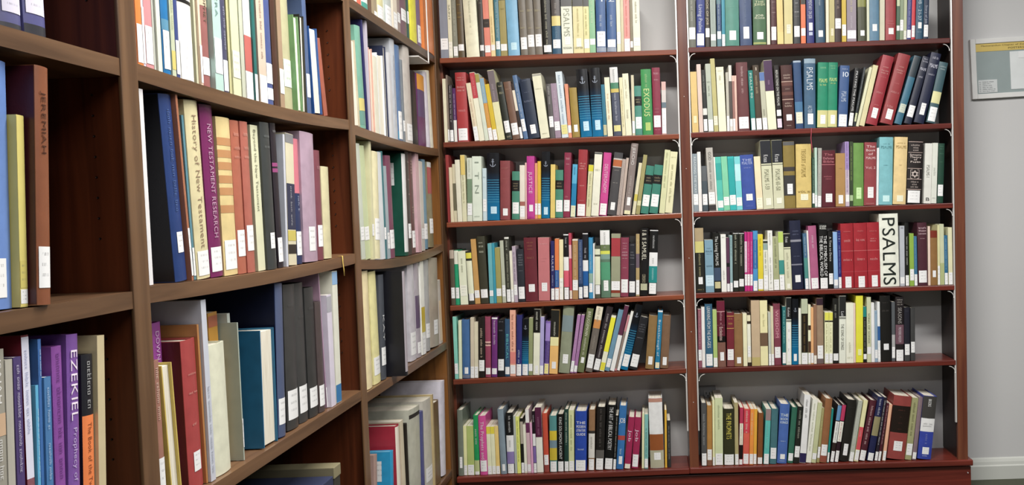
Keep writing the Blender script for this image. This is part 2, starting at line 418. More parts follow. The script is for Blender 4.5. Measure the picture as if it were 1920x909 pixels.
def make_book(kind, flags, u, w, h, d, lean, rec, zb, colr, ops, label, row, group):
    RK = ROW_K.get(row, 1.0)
    th = math.atan(lean); wt = w * math.cos(th)
    if wt > 0.006: wt -= 0.0004
    hard = kind == 'H'; rev = 'R' in flags
    bulge = min(0.11 * wt, 0.0042) if hard else 0.0004
    t = min(0.0028 if hard else 0.0006, wt * 0.18)
    n = 8 if hard else 2
    def prof(x):
        s = max(-1, min(1, x / (wt / 2)))
        return bulge * (abs(s) ** 2.2)           # y of the spine surface, 0 at its crown
    fl = (lambda x, y: (x, y)) if not rev else (lambda x, y: (-x, d - y))
    outer = [(-wt / 2, d)] + [(-wt / 2 + wt * k / n, prof(-wt / 2 + wt * k / n)) for k in range(n + 1)] + [(wt / 2, d)]
    inner = [(-wt / 2 + t, d)] + [((-wt / 2 + wt * k / n) * (1 - 2 * t / wt), prof(-wt / 2 + wt * k / n) + t) for k in range(n + 1)] + [(wt / 2 - t, d)]
    N = len(outer); mb = MB()
    for ring, sgn in ((outer, 1), (inner, -1)):
        vs = [(*fl(*p), 0.0) for p in ring] + [(*fl(*p), h) for p in ring]
        fs = []
        for i in range(N - 1):
            f = (i, i + 1, N + i + 1, N + i)
            fs.append(f if sgn == 1 else f[::-1])
        if sgn == 1 and hard:
            mb.add(vs, [fs[0], fs[-1]]); mb.add(vs, fs[1:-1], True)
        else: mb.add(vs, fs)
    vs = [(*fl(*p), z) for z in (0.0, h) for p in outer] + [(*fl(*p), z) for z in (0.0, h) for p in inner]
    fs = []
    for i in range(N - 1):
        fs.append((N + i, N + i + 1, 3 * N + i + 1, 3 * N + i))
        fs.append((i + 1, i, 2 * N + i, 2 * N + i + 1))
    fs += [(0, N, 3 * N, 2 * N), (N - 1, 3 * N - 1, 4 * N - 1, 2 * N - 1)]
    mb.add(vs, fs)
    name = 'hardcover_book' if hard else 'paperback_book'
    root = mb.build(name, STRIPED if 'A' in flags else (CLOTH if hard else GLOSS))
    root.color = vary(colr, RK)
    cx = (u + w - wt / 2 * math.cos(th)) if th > 0 else (u + wt / 2 * math.cos(th))
    z = zb + wt / 2 * abs(math.sin(th)) + 0.0004
    if row[0] in 'LR':
        root.location = (cx, YB + rec, z); root.rotation_euler = (0, th, 0)
    else:
        root.location = (XL - rec, cx, z); root.rotation_euler = (0, th, math.pi / 2)
    tag(root, label, 'hardcover' if hard else 'paperback', group)
    # page block
    ex = 0.0002
    if hard: pb = (-wt / 2 + t + ex, wt / 2 - t - ex, bulge + t + ex, d - 0.005, 0.003, h - 0.004)
    else: pb = (-wt / 2 + t + ex, wt / 2 - t - ex, bulge + t + ex, d - 0.0005, 0.0005, h - 0.0008)
    if pb[1] - pb[0] > 0.001:
        (xa, ya), (xb, yb) = fl(pb[0], pb[2]), fl(pb[1], pb[3])
        MB().box(min(xa, xb), max(xa, xb), min(ya, yb), max(ya, yb), pb[4], pb[5]).build('page_block', PAGES, root)
    def patch(nm, s0, s1, v0, v1, off, mat, c):
        k = n if s1 - s0 > 1 else max(2, n // 2)
        xs = [wt / 2 * (s0 + (s1 - s0) * i / k) for i in range(k + 1)]
        vs = [(x, prof(x) - off, zz * h) for zz in (v0, v1) for x in xs]
        o = MB().add(vs, [(i, i + 1, k + 2 + i, k + 1 + i) for i in range(k)], True).build(nm, mat, root)
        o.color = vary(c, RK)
        return o
    def lay(flat, vertical, s0, s1, v0, v1, c, maxcap, nm='title_lettering', soft=0.0):
        vs, fs, W = flat
        cap = 0.72
        if vertical:
            L = (v1 - v0) * h; across = (s1 - s0) * wt / 2 * maxcap
            sx = L / W; sy = across / cap
            sy = min(sy, sx * 2.4); sx = min(sx, sy * 2.2)
            off = (L - sx * W) / 2; xc = (s0 + s1) / 2 * wt / 2 - cap * sy / 2
            pts = [(xc + b * sy, v1 * h - off - a * sx) for a, b in vs]
        else:
            L = (v1 - v0) * h; across = (s1 - s0) * wt / 2 * maxcap
            sx = across / W; sy = min(L / cap, sx * 2.4); sx = min(sx, sy * 1.6)
            xc = -sx * W / 2; zc = (v0 + v1) / 2 * h - cap * sy / 2
            pts = [(xc + a * sx, zc + b * sy) for a, b in vs]
        o = MB().add([(x, min(prof(x) * 0.35, 0.0006) - 0.0009, zz) for x, zz in pts], fs).build(nm, INK, root)
        under_c = colr
        for k_, a_, b_, c_, t_ in ops:
            if k_ == 'B' and a_ - 0.01 <= (v0 + v1) / 2 <= b_ + 0.01: under_c = c_
        A_, B_ = vary(c, RK), vary(under_c, RK)
        o.color = [A_[i] * (1 - soft) + B_[i] * soft for i in range(3)] + [1]
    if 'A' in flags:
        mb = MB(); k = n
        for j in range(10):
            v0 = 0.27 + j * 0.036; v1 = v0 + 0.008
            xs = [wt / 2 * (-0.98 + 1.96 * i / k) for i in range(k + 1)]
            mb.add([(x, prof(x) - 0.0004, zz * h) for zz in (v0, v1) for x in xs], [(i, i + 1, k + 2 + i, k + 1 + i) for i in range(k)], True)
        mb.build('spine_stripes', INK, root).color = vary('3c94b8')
    for kd, v0, v1, c, txt in ops:
        if kd == 'B': patch('spine_band', -0.995, 0.995, v0, v1, 0.00035, GLOSS, c)
        elif kd == 'L': patch('call_number_label', -0.84 if hard else -0.92, 0.84 if hard else 0.92, v0, v1, 0.0007, LABEL, c)
        elif kd == 'l': patch('call_number_label', -0.42, 0.55, v0, v1, 0.0007, LABEL, c)
        elif kd == 'S':  # sheet over the near side, its shade painted as a darker colour
            o = MB().add([(-wt / 2 - 0.0003, bulge + 0.001, 0.001), (-wt / 2 - 0.0003, d - 0.002, 0.001), (-wt / 2 - 0.0003, d - 0.002, h - 0.001), (-wt / 2 - 0.0003, bulge + 0.001, h - 0.001)], [(3, 2, 1, 0)]).build('shaded_side', CLOTH, root)
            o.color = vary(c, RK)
        elif kd == 'Q':
            o = MB().add([(-wt / 2 - 0.0006, 0.03, v0 * h), (-wt / 2 - 0.0006, 0.10, v0 * h), (-wt / 2 - 0.0006, 0.10, v1 * h), (-wt / 2 - 0.0006, 0.03, v1 * h)], [(3, 2, 1, 0)]).build('side_sticker', LABEL, root)
            o.color = vary('e8e8e8')
        elif kd in 'TV' and txt:
            lines = txt.split('/')
            if len(lines) == 1: lay(text_flat(txt), True, -0.95, 0.95, v0, v1, c, 0.74 if wt > 0.05 and txt == 'PSALMS' and h > 0.27 else 0.6 if txt in ('EZEKIEL', 'EXODUS', 'PSALMS', 'I & II SAMUEL') else (0.48 if row[0] in 'LR' else 0.34), soft=0.0 if wt > 0.05 or txt == 'EZEKIEL' else 0.2)
            else:
                lay(text_flat(lines[0]), True, 0.05, 0.92, v0, v1, c, 0.85); lay(text_flat(lines[1]), True, -0.92, -0.05, v0, v1, c, 0.85)
        elif kd == 'H' and txt: lay(text_flat(txt), False, -0.8, 0.8, v0, v1, c, 1.0)
        elif kd == 't':
            cap = min(0.4 * wt, 0.0085); nl = max(4, int((v1 - v0) * h / (cap / 0.72 * 0.52)))
            lay(scribble(min(nl, 60)), True, -0.9, 0.9, v0, v1, c, min(0.42, 0.0085 / (0.9 * wt)), soft=0.4)
        elif kd == 'h' and 'A' in flags:
            sv, sf = anchor_flat(); S = wt * 0.62
            o = MB().add([(a * S, prof(a * S) - 0.0009, (v0 + v1) / 2 * h + b_ * S) for a, b_ in sv], sf).build('anchor_emblem', INK, root); o.color = vary('98a0b0')
        elif kd == 'h':
            hh = (v1 - v0) * h; rows_ = max(1, int(hh / 0.009)); st = (v1 - v0) / rows_
            for j in range(rows_):
                lay(scribble(random.randint(4, 9)), False, -0.7, 0.7, v0 + st * (j + 0.2), v0 + st * (j + 0.85), c, random.uniform(0.7, 1.0), soft=0.35)
        elif kd == 'X':
            sv, sf = star_flat(); S = min((v1 - v0) * h, wt * 0.8)
            o = MB().add([(a * S, prof(a * S) - 0.0009, (v0 + v1) / 2 * h + b * S) for a, b in sv], sf).build('star_emblem', INK, root); o.color = vary(c)
    return root

GROUP = {'A': 'nearest bay of the side bookcase', 'B': 'middle bay of the side bookcase', 'C': 'corner bay of the side bookcase',
         'L': 'corner section of the back bookcase', 'R': 'outer section of the back bookcase'}
BOOKS = '''
#A1
H 11156 383 2700 1877 -0 157 14287 5c5c8c|L 9 22.1 e0dcf0;B 0.4 3.8 3c3c44|blue book, first from left, upper shelf, near side bay
H 11543 412 2700 1824 0 127 14287 585890|L 11.4 25.8 e8e4f4;B 1.1 6 34343c|blue book with grey blue band, second from left, upper shelf, near side bay
#A2
H 10488 554 3192 2265 45 142 10667 6c90d4|l 4.6 20.3 ffffff|sky blue book, first from left, middle shelf, near side bay
P 11045 133 2512 1722 52 74 10667 e8d878|B 0.5 99.6 e8d878;L 9.9 24.1 d8c868;L 1.8 9.2 ffffff|slim pale yellow book, second from left, middle shelf, near side bay
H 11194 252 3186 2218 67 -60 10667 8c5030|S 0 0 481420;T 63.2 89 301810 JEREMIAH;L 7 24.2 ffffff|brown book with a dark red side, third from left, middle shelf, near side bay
#A3
P 10419 186 3283 2224 42 95 6907 989488|T 76.8 98.8 f0f0f0 ISAIAH;B 66.8 75.4 c8a888;t 50.3 65.5 e8e8f0|taupe book with beige band, first from left, lower shelf, near side bay
P 10609 122 3130 2079 42 84 6907 b0aca0||slim pale grey book, second from left, lower shelf, near side bay
P 10777 138 3136 2200 36 93 6907 4c3c70|t 51.5 96.6 d8d0e8|slim purple book, third from left, lower shelf, near side bay
P 11000 134 3390 2324 24 121 6907 6c1428|B 36.3 99.3 d8d8f0;t 61.8 94.2 8890b8;B 41 44.3 b02838|slim maroon book with off-white spine, fourth from left, lower shelf, near side bay
P 11137 51 2702 1933 44 95 6907 5cb0d8|t 54.5 88.5 e8f4fc|slim turquoise book, fifth from left, lower shelf, near side bay
P 11200 62 3303 2289 45 99 6907 3c6cac|t 85.2 95.8 d8e4f4|slim blue book, sixth from left, lower shelf, near side bay
P 11266 129 2777 1916 45 74 6907 4478ac|t 74.5 94.8 c0d4ec;t 50.2 67.8 c0d4ec|slim blue book, seventh from left, lower shelf, near side bay
H 11564 202 3143 2033 36 143 6907 8c4ca0|t 41.7 96.9 5c2c74|purple book, eighth from left, lower shelf, near side bay
H 11770 240 3264 2288 61 125 6907 7c50a0|T 62.7 93.7 e8dcf0 EZEKIEL;T 36.4 59.7 c8b8dc Prophecy of|purple book with large white lettering, ninth from left, lower shelf, near side bay
H 12099 252 2920 1922 61 140 6907 1c1c24|B 19.7 69.7 f08040;t 73.1 96.6 c0c0c0;T 28.2 66.2 5c2c18 The Book of the Twelve|orange and black book, tenth from left, lower shelf, near side bay
P 12355 168 3165 2004 67 103 6907 c8b890||slim beige book, eleventh from left, lower shelf, near side bay
#B1
P 13941 48 2500 1566 -2 145 14280 f0ecec|t 30.4 42.7 c06050|slim white book, first from left, top shelf, middle side bay
P 13993 159 2600 1656 2 112 14278 ee8838|L 2.4 26.5 ffffff|slim orange book, second from left, top shelf, middle side bay
P 14169 64 2400 1551 0 119 14271 e0d8e8|L 3.1 42 ffffff|slim white book, third from left, top shelf, middle side bay
P 14237 218 2600 1788 0 117 14269 d89498|L 3.6 27.7 ffffff|pink book, fourth from left, top shelf, middle side bay
P 14495 61 2500 1621 -0 134 14260 c4c8bc||slim pale grey book, fifth from left, top shelf, middle side bay
P 14560 121 2600 1629 -0 100 14258 e0e8d8||slim white book, sixth from left, top shelf, middle side bay
H 14685 226 2500 1741 0 70 14254 1078b8|B 30.3 37.6 5c98b8;L 3.6 30.1 ffffff|blue book, seventh from left, top shelf, middle side bay
P 14915 122 2400 1622 0 63 14247 c8d0b0|t 34.1 55.6 707c50;B 5.1 18.7 dccc70|slim pale green book with pale yellow band, eighth from left, top shelf, middle side bay
P 15076 116 2500 1557 0 80 14243 3c4c88|L 2.8 26.5 ffffff|slim blue book, ninth from left, top shelf, middle side bay
H 15195 484 2700 1688 0 64 14239 f0eee4|B 51.1 53.5 181818;L 0.6 26.2 ffffff|thick white book, tenth from left, top shelf, middle side bay
P 15866 71 2500 1583 -0 149 14224 d0d0b0||slim cream book, eleventh from left, top shelf, middle side bay
P 15941 80 2500 1639 0 108 14223 f4d4bc|L 2.6 30.5 ffffff|slim pale pink book, twelfth from left, top shelf, middle side bay
H 16093 284 2600 1836 0 136 14221 a06460|B 59.2 99.1 d8c8a8;T 47.2 74.8 3c2820 PROPHET;L 9.5 22.3 ffffff|dull red and cream book, thirteenth from left, top shelf, middle side bay
P 16380 306 2600 1859 0 60 14216 b8d8d0|T 54.4 75.4 587878 EZRA;L 12.6 38.7 ffffff|pale green book, fourteenth from left, top shelf, middle side bay
H 16801 207 2500 1703 0 107 14212 4c4c68|t 32.5 67.8 b8b8d0;L 2 26 ffffff|navy book, fifteenth from left, top shelf, middle side bay
P 17104 96 2400 1543 0 149 14209 c8c490||slim cream book, sixteenth from left, top shelf, middle side bay
P 17203 328 2700 1790 -0 122 14209 dcdcb4|L 14 34.2 e8e8d0|cream book, seventeenth from left, top shelf, middle side bay
P 17535 151 2600 1706 0 103 14208 c4c8b4||slim pale grey book, eighteenth from left, top shelf, middle side bay
P 17717 312 2500 1633 -0 107 14209 e8e8e0|B 23.7 52.9 c86860;L 0.4 23.2 ffffff|white book with pink band, nineteenth from left, top shelf, middle side bay
P 18034 131 2500 1553 0 70 14209 1c6c68|L 0.4 22.7 ffffff|slim teal book, twentieth from left, top shelf, middle side bay
P 18261 359 2600 1764 0 75 14213 d8c4b0|t 36.7 85.1 8c6c5c;L 0.5 22.8 ffffff|pale pink book, twenty-first from left, top shelf, middle side bay
H 18640 328 2700 1897 0 76 14217 4c5c94|L 17.1 33.3 ffffff;L 4.2 13.4 ffffff|blue book, twenty-second from left, top shelf, middle side bay
H 19038 260 2600 1801 0 97 14222 4c3024||dark brown book, twenty-third from left, top shelf, middle side bay
P 19322 226 2600 1637 0 99 14226 a88c70|L 12.4 33.8 ffffff|beige book, twenty-fourth from left, top shelf, middle side bay
H 19707 474 2800 1884 -19 148 14241 bcb890|L 18.5 41.1 dcecd8|thick cream book, twenty-fifth from left, top shelf, middle side bay
HR 20185 297 2236 1424 -19 75 14249 78a870||green book, pages outward, twenty-sixth from left, top shelf, middle side bay
HR 20486 261 2320 1603 21 85 14258 303028||grey green book, pages outward, twenty-seventh from left, top shelf, middle side bay
H 20840 248 2750 1828 -18 88 14269 50648c|L 14.1 34.7 ffffff|blue book, twenty-eighth from left, top shelf, middle side bay
HR 21177 514 2126 1518 -58 76 14293 2c60a8||thick blue book, pages outward, twenty-ninth from left, top shelf, middle side bay
H 21892 268 1941 1358 -159 89 14314 a85c48||red book, thirtieth from left, top shelf, middle side bay
#B2
P 13927 110 3197 2020 0 84 10702 f0eef0||slim white book, first from left, second shelf, middle side bay
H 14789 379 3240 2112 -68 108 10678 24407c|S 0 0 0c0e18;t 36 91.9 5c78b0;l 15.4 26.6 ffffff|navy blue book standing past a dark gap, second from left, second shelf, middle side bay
P 15172 68 3280 2334 -68 63 10670 b07050|L 2.7 28.6 ffffff|slim tan book, third from left, second shelf, middle side bay
P 15414 72 2959 1971 -47 152 10665 5c90a0|L 2.5 19.7 ffffff|slim teal book, fourth from left, second shelf, middle side bay
H 15489 451 3248 2155 -47 97 10663 e4d8a8|T 17.5 92.2 805c50 History of New Testament;L 1.8 15.7 ffffff|thick cream book lettered History of, fifth from left, second shelf, middle side bay
H 16074 458 3252 2160 -34 154 10653 7c2060|T 23 89.3 d8b0c8 NEW TESTAMENT RESEARCH;L 3.1 17.4 ffffff|plum purple book lettered NEW TESTAMENT RESEARCH, sixth from left, second shelf, middle side bay
H 16537 540 3083 2148 -13 129 10647 e8d090|B 82.2 87.1 c8905c;B 74.5 79.4 c8905c;B 66.8 71.7 c8905c;B 58.4 63.3 c8905c;B 50.8 55.6 c8905c;B 39.6 44.5 c8905c;L 3.7 22.3 ffffff|thick beige book with tan band, seventh from left, second shelf, middle side bay
H 17080 357 3077 2196 -13 127 10641 b86850|h 89.3 93 e0a898;h 80.6 83.7 e0a898;h 75 77.8 e0a898;L 11.4 28.6 ffffff|red book, eighth from left, second shelf, middle side bay
H 17441 334 3091 2081 -13 107 10639 b86858|h 89.8 93.6 e0b0a0;h 81 84.1 e0b0a0;h 75.3 78.2 e0b0a0;L 14.5 31.4 ffffff|dusty red book, ninth from left, second shelf, middle side bay
P 17946 337 3069 2201 -21 155 10637 e4e4c0|T 41 97.3 505040 Beyond the New Testament|cream book lettered Beyond the, tenth from left, second shelf, middle side bay
H 18288 448 3159 2147 -21 72 10637 3c4040|h 89.5 92.1 888c8c;h 82.3 84.9 888c8c;l 14.2 25 ffffff|thick dark grey book, eleventh from left, second shelf, middle side bay
H 18900 275 3196 2015 -28 127 10640 2c242c|h 93.2 95.9 b0b0b0;B 70.1 72.7 a04880;B 66.1 68.8 a04880;L 4 20.9 ffffff|taupe book, twelfth from left, second shelf, middle side bay
P 19180 103 2989 2097 43 89 10640 d0d4e0||slim white book, thirteenth from left, second shelf, middle side bay
P 19393 433 3027 2004 42 127 10645 e0d8b8|B 92.8 99.6 8c8c90;B 27 61.9 2c3450;t 29.9 59.8 c8c8d0;B 18.5 26.3 d8c860;B 8.6 15.7 302c28|thick cream book with navy band, fourteenth from left, second shelf, middle side bay
H 19903 329 2946 1842 17 133 10650 2c3860|B 56.3 99.6 d87888;t 42.1 54.1 c0c8e0;L 7 25.9 ffffff|navy book with pink top, fifteenth from left, second shelf, middle side bay
H 20235 810 3116 2237 17 76 10664 b89cb0|l 8.3 27.1 ffffff|wide pale mauve book, sixteenth from left, second shelf, middle side bay
H 21067 359 2721 1696 11 80 10672 804450|h 81.6 87.6 c09098;L 12.2 31.8 ffffff|dusty red book, seventeenth from left, second shelf, middle side bay
H 21430 502 2326 1577 11 62 10684 ddd4a8||thick cream book, eighteenth from left, second shelf, middle side bay
#B3
H 13901 202 2525 1687 -9 83 6928 a07060|L 16.1 35.7 ffffff;t 60.9 95.1 d8c0b0|brown book, first from left, third shelf, middle side bay
HR 14203 312 2412 1708 -49 68 6929 d0b858||yellow book, pages outward, second from left, third shelf, middle side bay
H 14619 343 3058 2016 -17 490 6930 a048a0|T 65.5 95.5 e8c8e8 DOWN NEW|purple book set back behind its neighbours, third from left, third shelf, middle side bay
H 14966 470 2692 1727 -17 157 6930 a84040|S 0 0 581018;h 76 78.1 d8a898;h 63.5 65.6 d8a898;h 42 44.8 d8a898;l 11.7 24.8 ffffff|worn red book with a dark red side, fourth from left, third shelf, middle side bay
P 15440 66 2923 1893 -17 140 6931 b07840||slim orange book, fifth from left, third shelf, middle side bay
P 15510 177 3354 2147 -11 91 6931 c4c8d4|t 4.6 52.4 8c909c|tall pale grey book with a broad plain side, third shelf, middle side bay
H 15745 607 2481 1678 -14 107 6932 dcdcc4||thick cream book, seventh from left, third shelf, middle side bay
P 16503 349 3004 1969 -18 490 6933 c89030|B 90.5 97.8 b86848|golden book with orange top, eighth from left, third shelf, middle side bay
P 16856 40 2760 1919 0 132 6934 a8b4a8|L 9.4 30.2 ffffff|slim pale grey book, ninth from left, third shelf, middle side bay
P 16975 111 2940 1894 -27 340 6934 b8c0b8||slim pale grey book, tenth from left, third shelf, middle side bay
HR 17615 655 2458 1610 25 76 6936 1c6c94||thick teal book shelved with its pages facing out, third shelf, middle side bay
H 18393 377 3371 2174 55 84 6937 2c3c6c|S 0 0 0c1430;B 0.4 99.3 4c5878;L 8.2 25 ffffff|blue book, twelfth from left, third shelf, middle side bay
H 18960 623 3283 2350 39 127 6939 3a3a3a|L 6.8 26.9 ffffff;h 84.1 87 606060|thick dark grey book, thirteenth from left, third shelf, middle side bay
H 19684 516 3271 2303 9 154 6940 3c3c3c|L 7 26.3 ffffff;h 74.3 77.3 606060|thick dark grey book, fourteenth from left, third shelf, middle side bay
H 20204 536 3112 2194 9 125 6942 343434|L 7.4 22.6 ffffff;h 82.4 85.7 585858|thick black book, fifteenth from left, third shelf, middle side bay
H 20743 371 2715 1851 9 103 6942 4c4040|L 5.6 24.3 ffffff|taupe book, sixteenth from left, third shelf, middle side bay
P 21286 53 3399 2244 -45 158 6943 a888a0|L 0.4 15.3 ffffff|slim taupe book, seventeenth from left, third shelf, middle side bay
P 21343 314 2833 1797 0 61 6943 d8d0e0|B 84.5 98.5 a8a8b0|white book with pale grey top, eighteenth from left, third shelf, middle side bay
P 21701 359 3397 2350 24 66 6944 e0e0d0|B 89.6 99.3 88b0d8;B 0.4 13.7 2c78b0|white book with blue band, nineteenth from left, third shelf, middle side bay
#C0
P 24137 392 2400 1606 0 138 17799 f0ece8||white book, first from left, top shelf, corner side bay
P 24533 224 2400 1497 -0 101 17799 f0e8e0||white book, second from left, top shelf, corner side bay
H 24761 331 2500 1592 0 64 17800 e86850||red book, third from left, top shelf, corner side bay
H 25299 570 2500 1575 0 115 17801 e4eee8|B 1.1 9.3 48a090|thick white book with teal band, fourth from left, top shelf, corner side bay
H 26064 255 2400 1660 -0 159 17802 6c5444||brown book, fifth from left, top shelf, corner side bay
P 26323 305 2500 1775 0 112 17803 a8987c|L 0.9 7.6 ffffff|beige book, sixth from left, top shelf, corner side bay
H 26632 692 2500 1600 -0 95 17805 e8e0a8|L 2.8 18.3 ffffff|thick cream book, seventh from left, top shelf, corner side bay
H 27328 771 2600 1819 0 69 17806 c8d0cc|L 0.4 24.2 ffffff|thick pale grey book, eighth from left, top shelf, corner side bay
P 28164 447 2500 1631 0 67 17807 e8dcc8|L 2.8 23.5 ffffff|thick cream book, ninth from left, top shelf, corner side bay
P 28913 328 2400 1652 -0 150 17809 a08c88|L 17 30.5 ffffff|taupe book, tenth from left, top shelf, corner side bay
H 29244 737 2600 1836 0 109 17810 7c5c68|L 21.4 36.9 ffffff|thick plum book, eleventh from left, top shelf, corner side bay
H 30154 258 2500 1706 0 154 17811 3c6058|L 24.7 41.7 ffffff|teal book, twelfth from left, top shelf, corner side bay
H 30416 698 2600 1820 0 65 17813 f0e830||thick yellow book, thirteenth from left, top shelf, corner side bay
H 31202 530 2500 1644 0 84 17814 80688c|L 6.7 31.7 ffffff|thick purple book, fourteenth from left, top shelf, corner side bay
H 31789 1381 3000 1863 0 -20 17817 f08838||thick orange book, fifteenth from left, top shelf, corner side bay
#C1
HR 24067 501 2429 1630 -59 100 14267 c8c0a8||thick cream book, pages outward, first from left, second shelf, corner side bay
H 24597 486 2917 1979 -58 66 14250 78b09c|B 17.4 29.6 dccc78;B 3.7 17.1 6c9c90|thick green book with teal band, second from left, second shelf, corner side bay
H 25169 149 3204 2046 -50 86 14234 2c2c60||slim navy book, third from left, second shelf, corner side bay
P 25377 175 3274 2157 4 101 14228 c8c0d0||pale grey book, fourth from left, second shelf, corner side bay
HR 25557 307 2515 1639 4 91 14224 d8a898||beige book, pages outward, fifth from left, second shelf, corner side bay
P 25867 348 2343 1459 4 65 14217 e8e4d0||cream book, sixth from left, second shelf, corner side bay
HR 26241 601 2494 1624 -5 64 14210 e8ecf0||thick white book, pages outward, seventh from left, second shelf, corner side bay
HR 27189 281 2899 1908 -11 157 14196 2c3450||navy book, pages outward, eighth from left, second shelf, corner side bay
P 27474 240 2746 1833 0 78 14193 d8d8dc||white book, ninth from left, second shelf, corner side bay
H 27856 535 3277 2263 -0 111 14190 c8ccd4|t 22.4 84.2 8894b0|thick pale grey book, tenth from left, second shelf, corner side bay
H 28396 486 3176 2096 0 100 14187 5c7ca8|L 2.3 31.3 ffffff;B 2.3 10.3 30a0c0|thick blue book with turquoise band, eleventh from left, second shelf, corner side bay
H 28962 263 2779 1996 -14 113 14187 808890|L 13.4 26.5 ffffff|grey blue book, twelfth from left, second shelf, corner side bay
H 29229 762 3313 2324 -9 68 14192 d0c8c0|L 2.8 20 ffffff|thick pale grey book, thirteenth from left, second shelf, corner side bay
H 30133 686 2592 1846 -36 91 14202 1c1a1c||thick black book, fourteenth from left, second shelf, corner side bay
H 30822 979 2590 1785 0 71 14220 6c3468|B 78.3 99.6 e8a030;B 40.3 78.3 584878|thick plum book with purple band, fifteenth from left, second shelf, corner side bay
H 32033 535 2798 1922 -61 114 14239 e8e4f0||thick white book, sixteenth from left, second shelf, corner side bay
H 32659 511 2920 1967 -81 152 14257 f0ecd8||thick cream book, seventeenth from left, second shelf, corner side bay
#C2
P 24258 330 3295 2306 -36 120 10500 d0d8c8|L 16.4 28 ffffff|pale grey book, first from left, third shelf, corner side bay
P 24688 416 3294 2162 -54 146 10470 ccd8a8|L 16.9 28.8 ffffff|cream book, second from left, third shelf, corner side bay
P 25109 203 3485 2350 17 81 10444 e0dcb0|L 20.1 30 ffffff|cream book, third from left, third shelf, corner side bay
H 25316 509 3216 2212 55 62 10433 ece4b8|L 17.5 37.5 ffffff|thick cream book, fourth from left, third shelf, corner side bay
P 26068 317 3282 2206 -7 114 10397 e4e8ec||white book, fifth from left, third shelf, corner side bay
H 26394 216 3334 2162 -9 109 10385 3c7880|L 18.2 29.5 ffffff|teal book, sixth from left, third shelf, corner side bay
P 26665 263 2900 1821 -26 117 10376 a8b8c0|L 10.8 28.2 ffffff|pale blue book, seventh from left, third shelf, corner side bay
H 26932 514 3252 2045 -26 98 10369 804860|L 9.4 27.7 ffffff|thick magenta book, eighth from left, third shelf, corner side bay
H 28591 449 3443 2257 22 123 10357 145040|Q 68.7 90.6 ffffff;B 3.6 99.6 f0f0f0|dark green book with a white spine and side sticker, third shelf, corner side bay
H 29108 398 3524 2350 3 133 10365 4c4440|L 16.1 30.3 ffffff;h 89 91.6 d8b8b8;h 71.9 74.5 d8b8b8;h 57.6 60.2 d8b8b8|taupe book, tenth from left, third shelf, corner side bay
H 29608 455 3508 2350 -10 151 10380 6c4c48|L 5.9 22.7 ffffff;h 78.6 93.1 e0c0b8;h 39.5 47.3 d8c0a8|thick maroon book, eleventh from left, third shelf, corner side bay
P 30067 420 3496 2350 15 91 10395 d8b0b8||pale pink book, twelfth from left, third shelf, corner side bay
P 30576 424 3227 2099 27 105 10418 d8d0c8|L 13.2 25.1 ffffff|thick pale grey book, thirteenth from left, third shelf, corner side bay
H 31182 516 3289 2345 16 143 10456 7098b0|L 11.1 28.4 ffffff|thick blue book, fourteenth from left, third shelf, corner side bay
H 31701 599 3182 2060 16 82 10496 8c8060|B 93.8 99.6 d0d0d0;B 62.8 93.8 b04048;L 16.3 33.6 ffffff|thick brown book with red top, fifteenth from left, third shelf, corner side bay
#C3
H 24043 573 3385 2341 9 72 6786 e8d8a8||thick cream book, first from left, fourth shelf, corner side bay
H 24814 637 3323 2084 -17 91 6783 e4dc9c|L 7.8 23.7 ffffff|thick pale yellow book, second from left, fourth shelf, corner side bay
H 25455 474 3161 2198 37 69 6780 4c5058|T 36.4 62.2 e0e0e0 KAY;L 13.5 30.6 ffffff|thick grey blue book, third from left, fourth shelf, corner side bay
H 26074 259 3234 2222 24 -460 6777 14141c|B 3.9 99.6 a8a0a8|broad black album jutting over the shelf edge, fourth from left, fourth shelf, corner side bay
HR 26337 233 2320 1661 24 137 6776 4c6ca8||blue book, pages outward, fifth from left, fourth shelf, corner side bay
H 28606 776 3273 2323 22 91 6766 c8c4cc|L 5.9 29.3 ffffff|thick pale grey book, sixth from left, fourth shelf, corner side bay
H 29386 537 3293 2268 22 73 6763 a8a0a8|L 4.3 16.1 ffffff;B 30.9 65.3 5c4c68|thick grey book with purple band, seventh from left, fourth shelf, corner side bay
P 29944 450 3308 2328 35 68 6761 e8e8e0|B 23.9 50.8 c8b028;L 0.4 20 ffffff|thick white book with yellow band, eighth from left, fourth shelf, corner side bay
H 30540 640 3316 2301 66 84 6758 a8a8a8|L 14.3 30 ffffff|thick grey book, ninth from left, fourth shelf, corner side bay
H 31205 1227 3319 2261 60 68 6755 a89c8c|l 13.6 29.8 ffffff|thick taupe book, tenth from left, fourth shelf, corner side bay
P 32619 361 2447 1568 -14 103 6749 c0b8b0|B 4.2 67.8 e0c8a8|pale grey book with beige spine, eleventh from left, fourth shelf, corner side bay
#C4
H 24214 298 3057 2053 111 118 1707 9c8078||taupe book, first from left, lowest shelf, corner side bay
H 25712 311 2754 1954 93 85 1707 1c90c0|Q 67.2 89.7 ffffff|bright blue album with a pale panel on its side, lowest shelf, corner side bay
H 26445 377 3413 2198 19 66 1707 a8283c|B 26.4 98.9 e0d8c8|red book with cream spine, third from left, lowest shelf, corner side bay
P 27155 362 3397 2350 -11 130 1707 d8ccb0||cream book, fourth from left, lowest shelf, corner side bay
H 27521 171 3226 2176 9 65 1707 1c1814||black book, fifth from left, lowest shelf, corner side bay
H 27883 1269 3458 2280 68 80 1707 b8b8a8|B 91.1 94.9 181818|thick pale grey book, sixth from left, lowest shelf, corner side bay
H 29312 322 3144 1950 57 89 1707 4c5080||blue book, seventh from left, lowest shelf, corner side bay
H 29751 1044 3384 2230 42 97 1707 c0bcb0|L 14.1 29 ffffff|thick pale grey book, eighth from left, lowest shelf, corner side bay
P 30800 145 3439 2193 42 70 1707 b09c70||slim beige book, ninth from left, lowest shelf, corner side bay
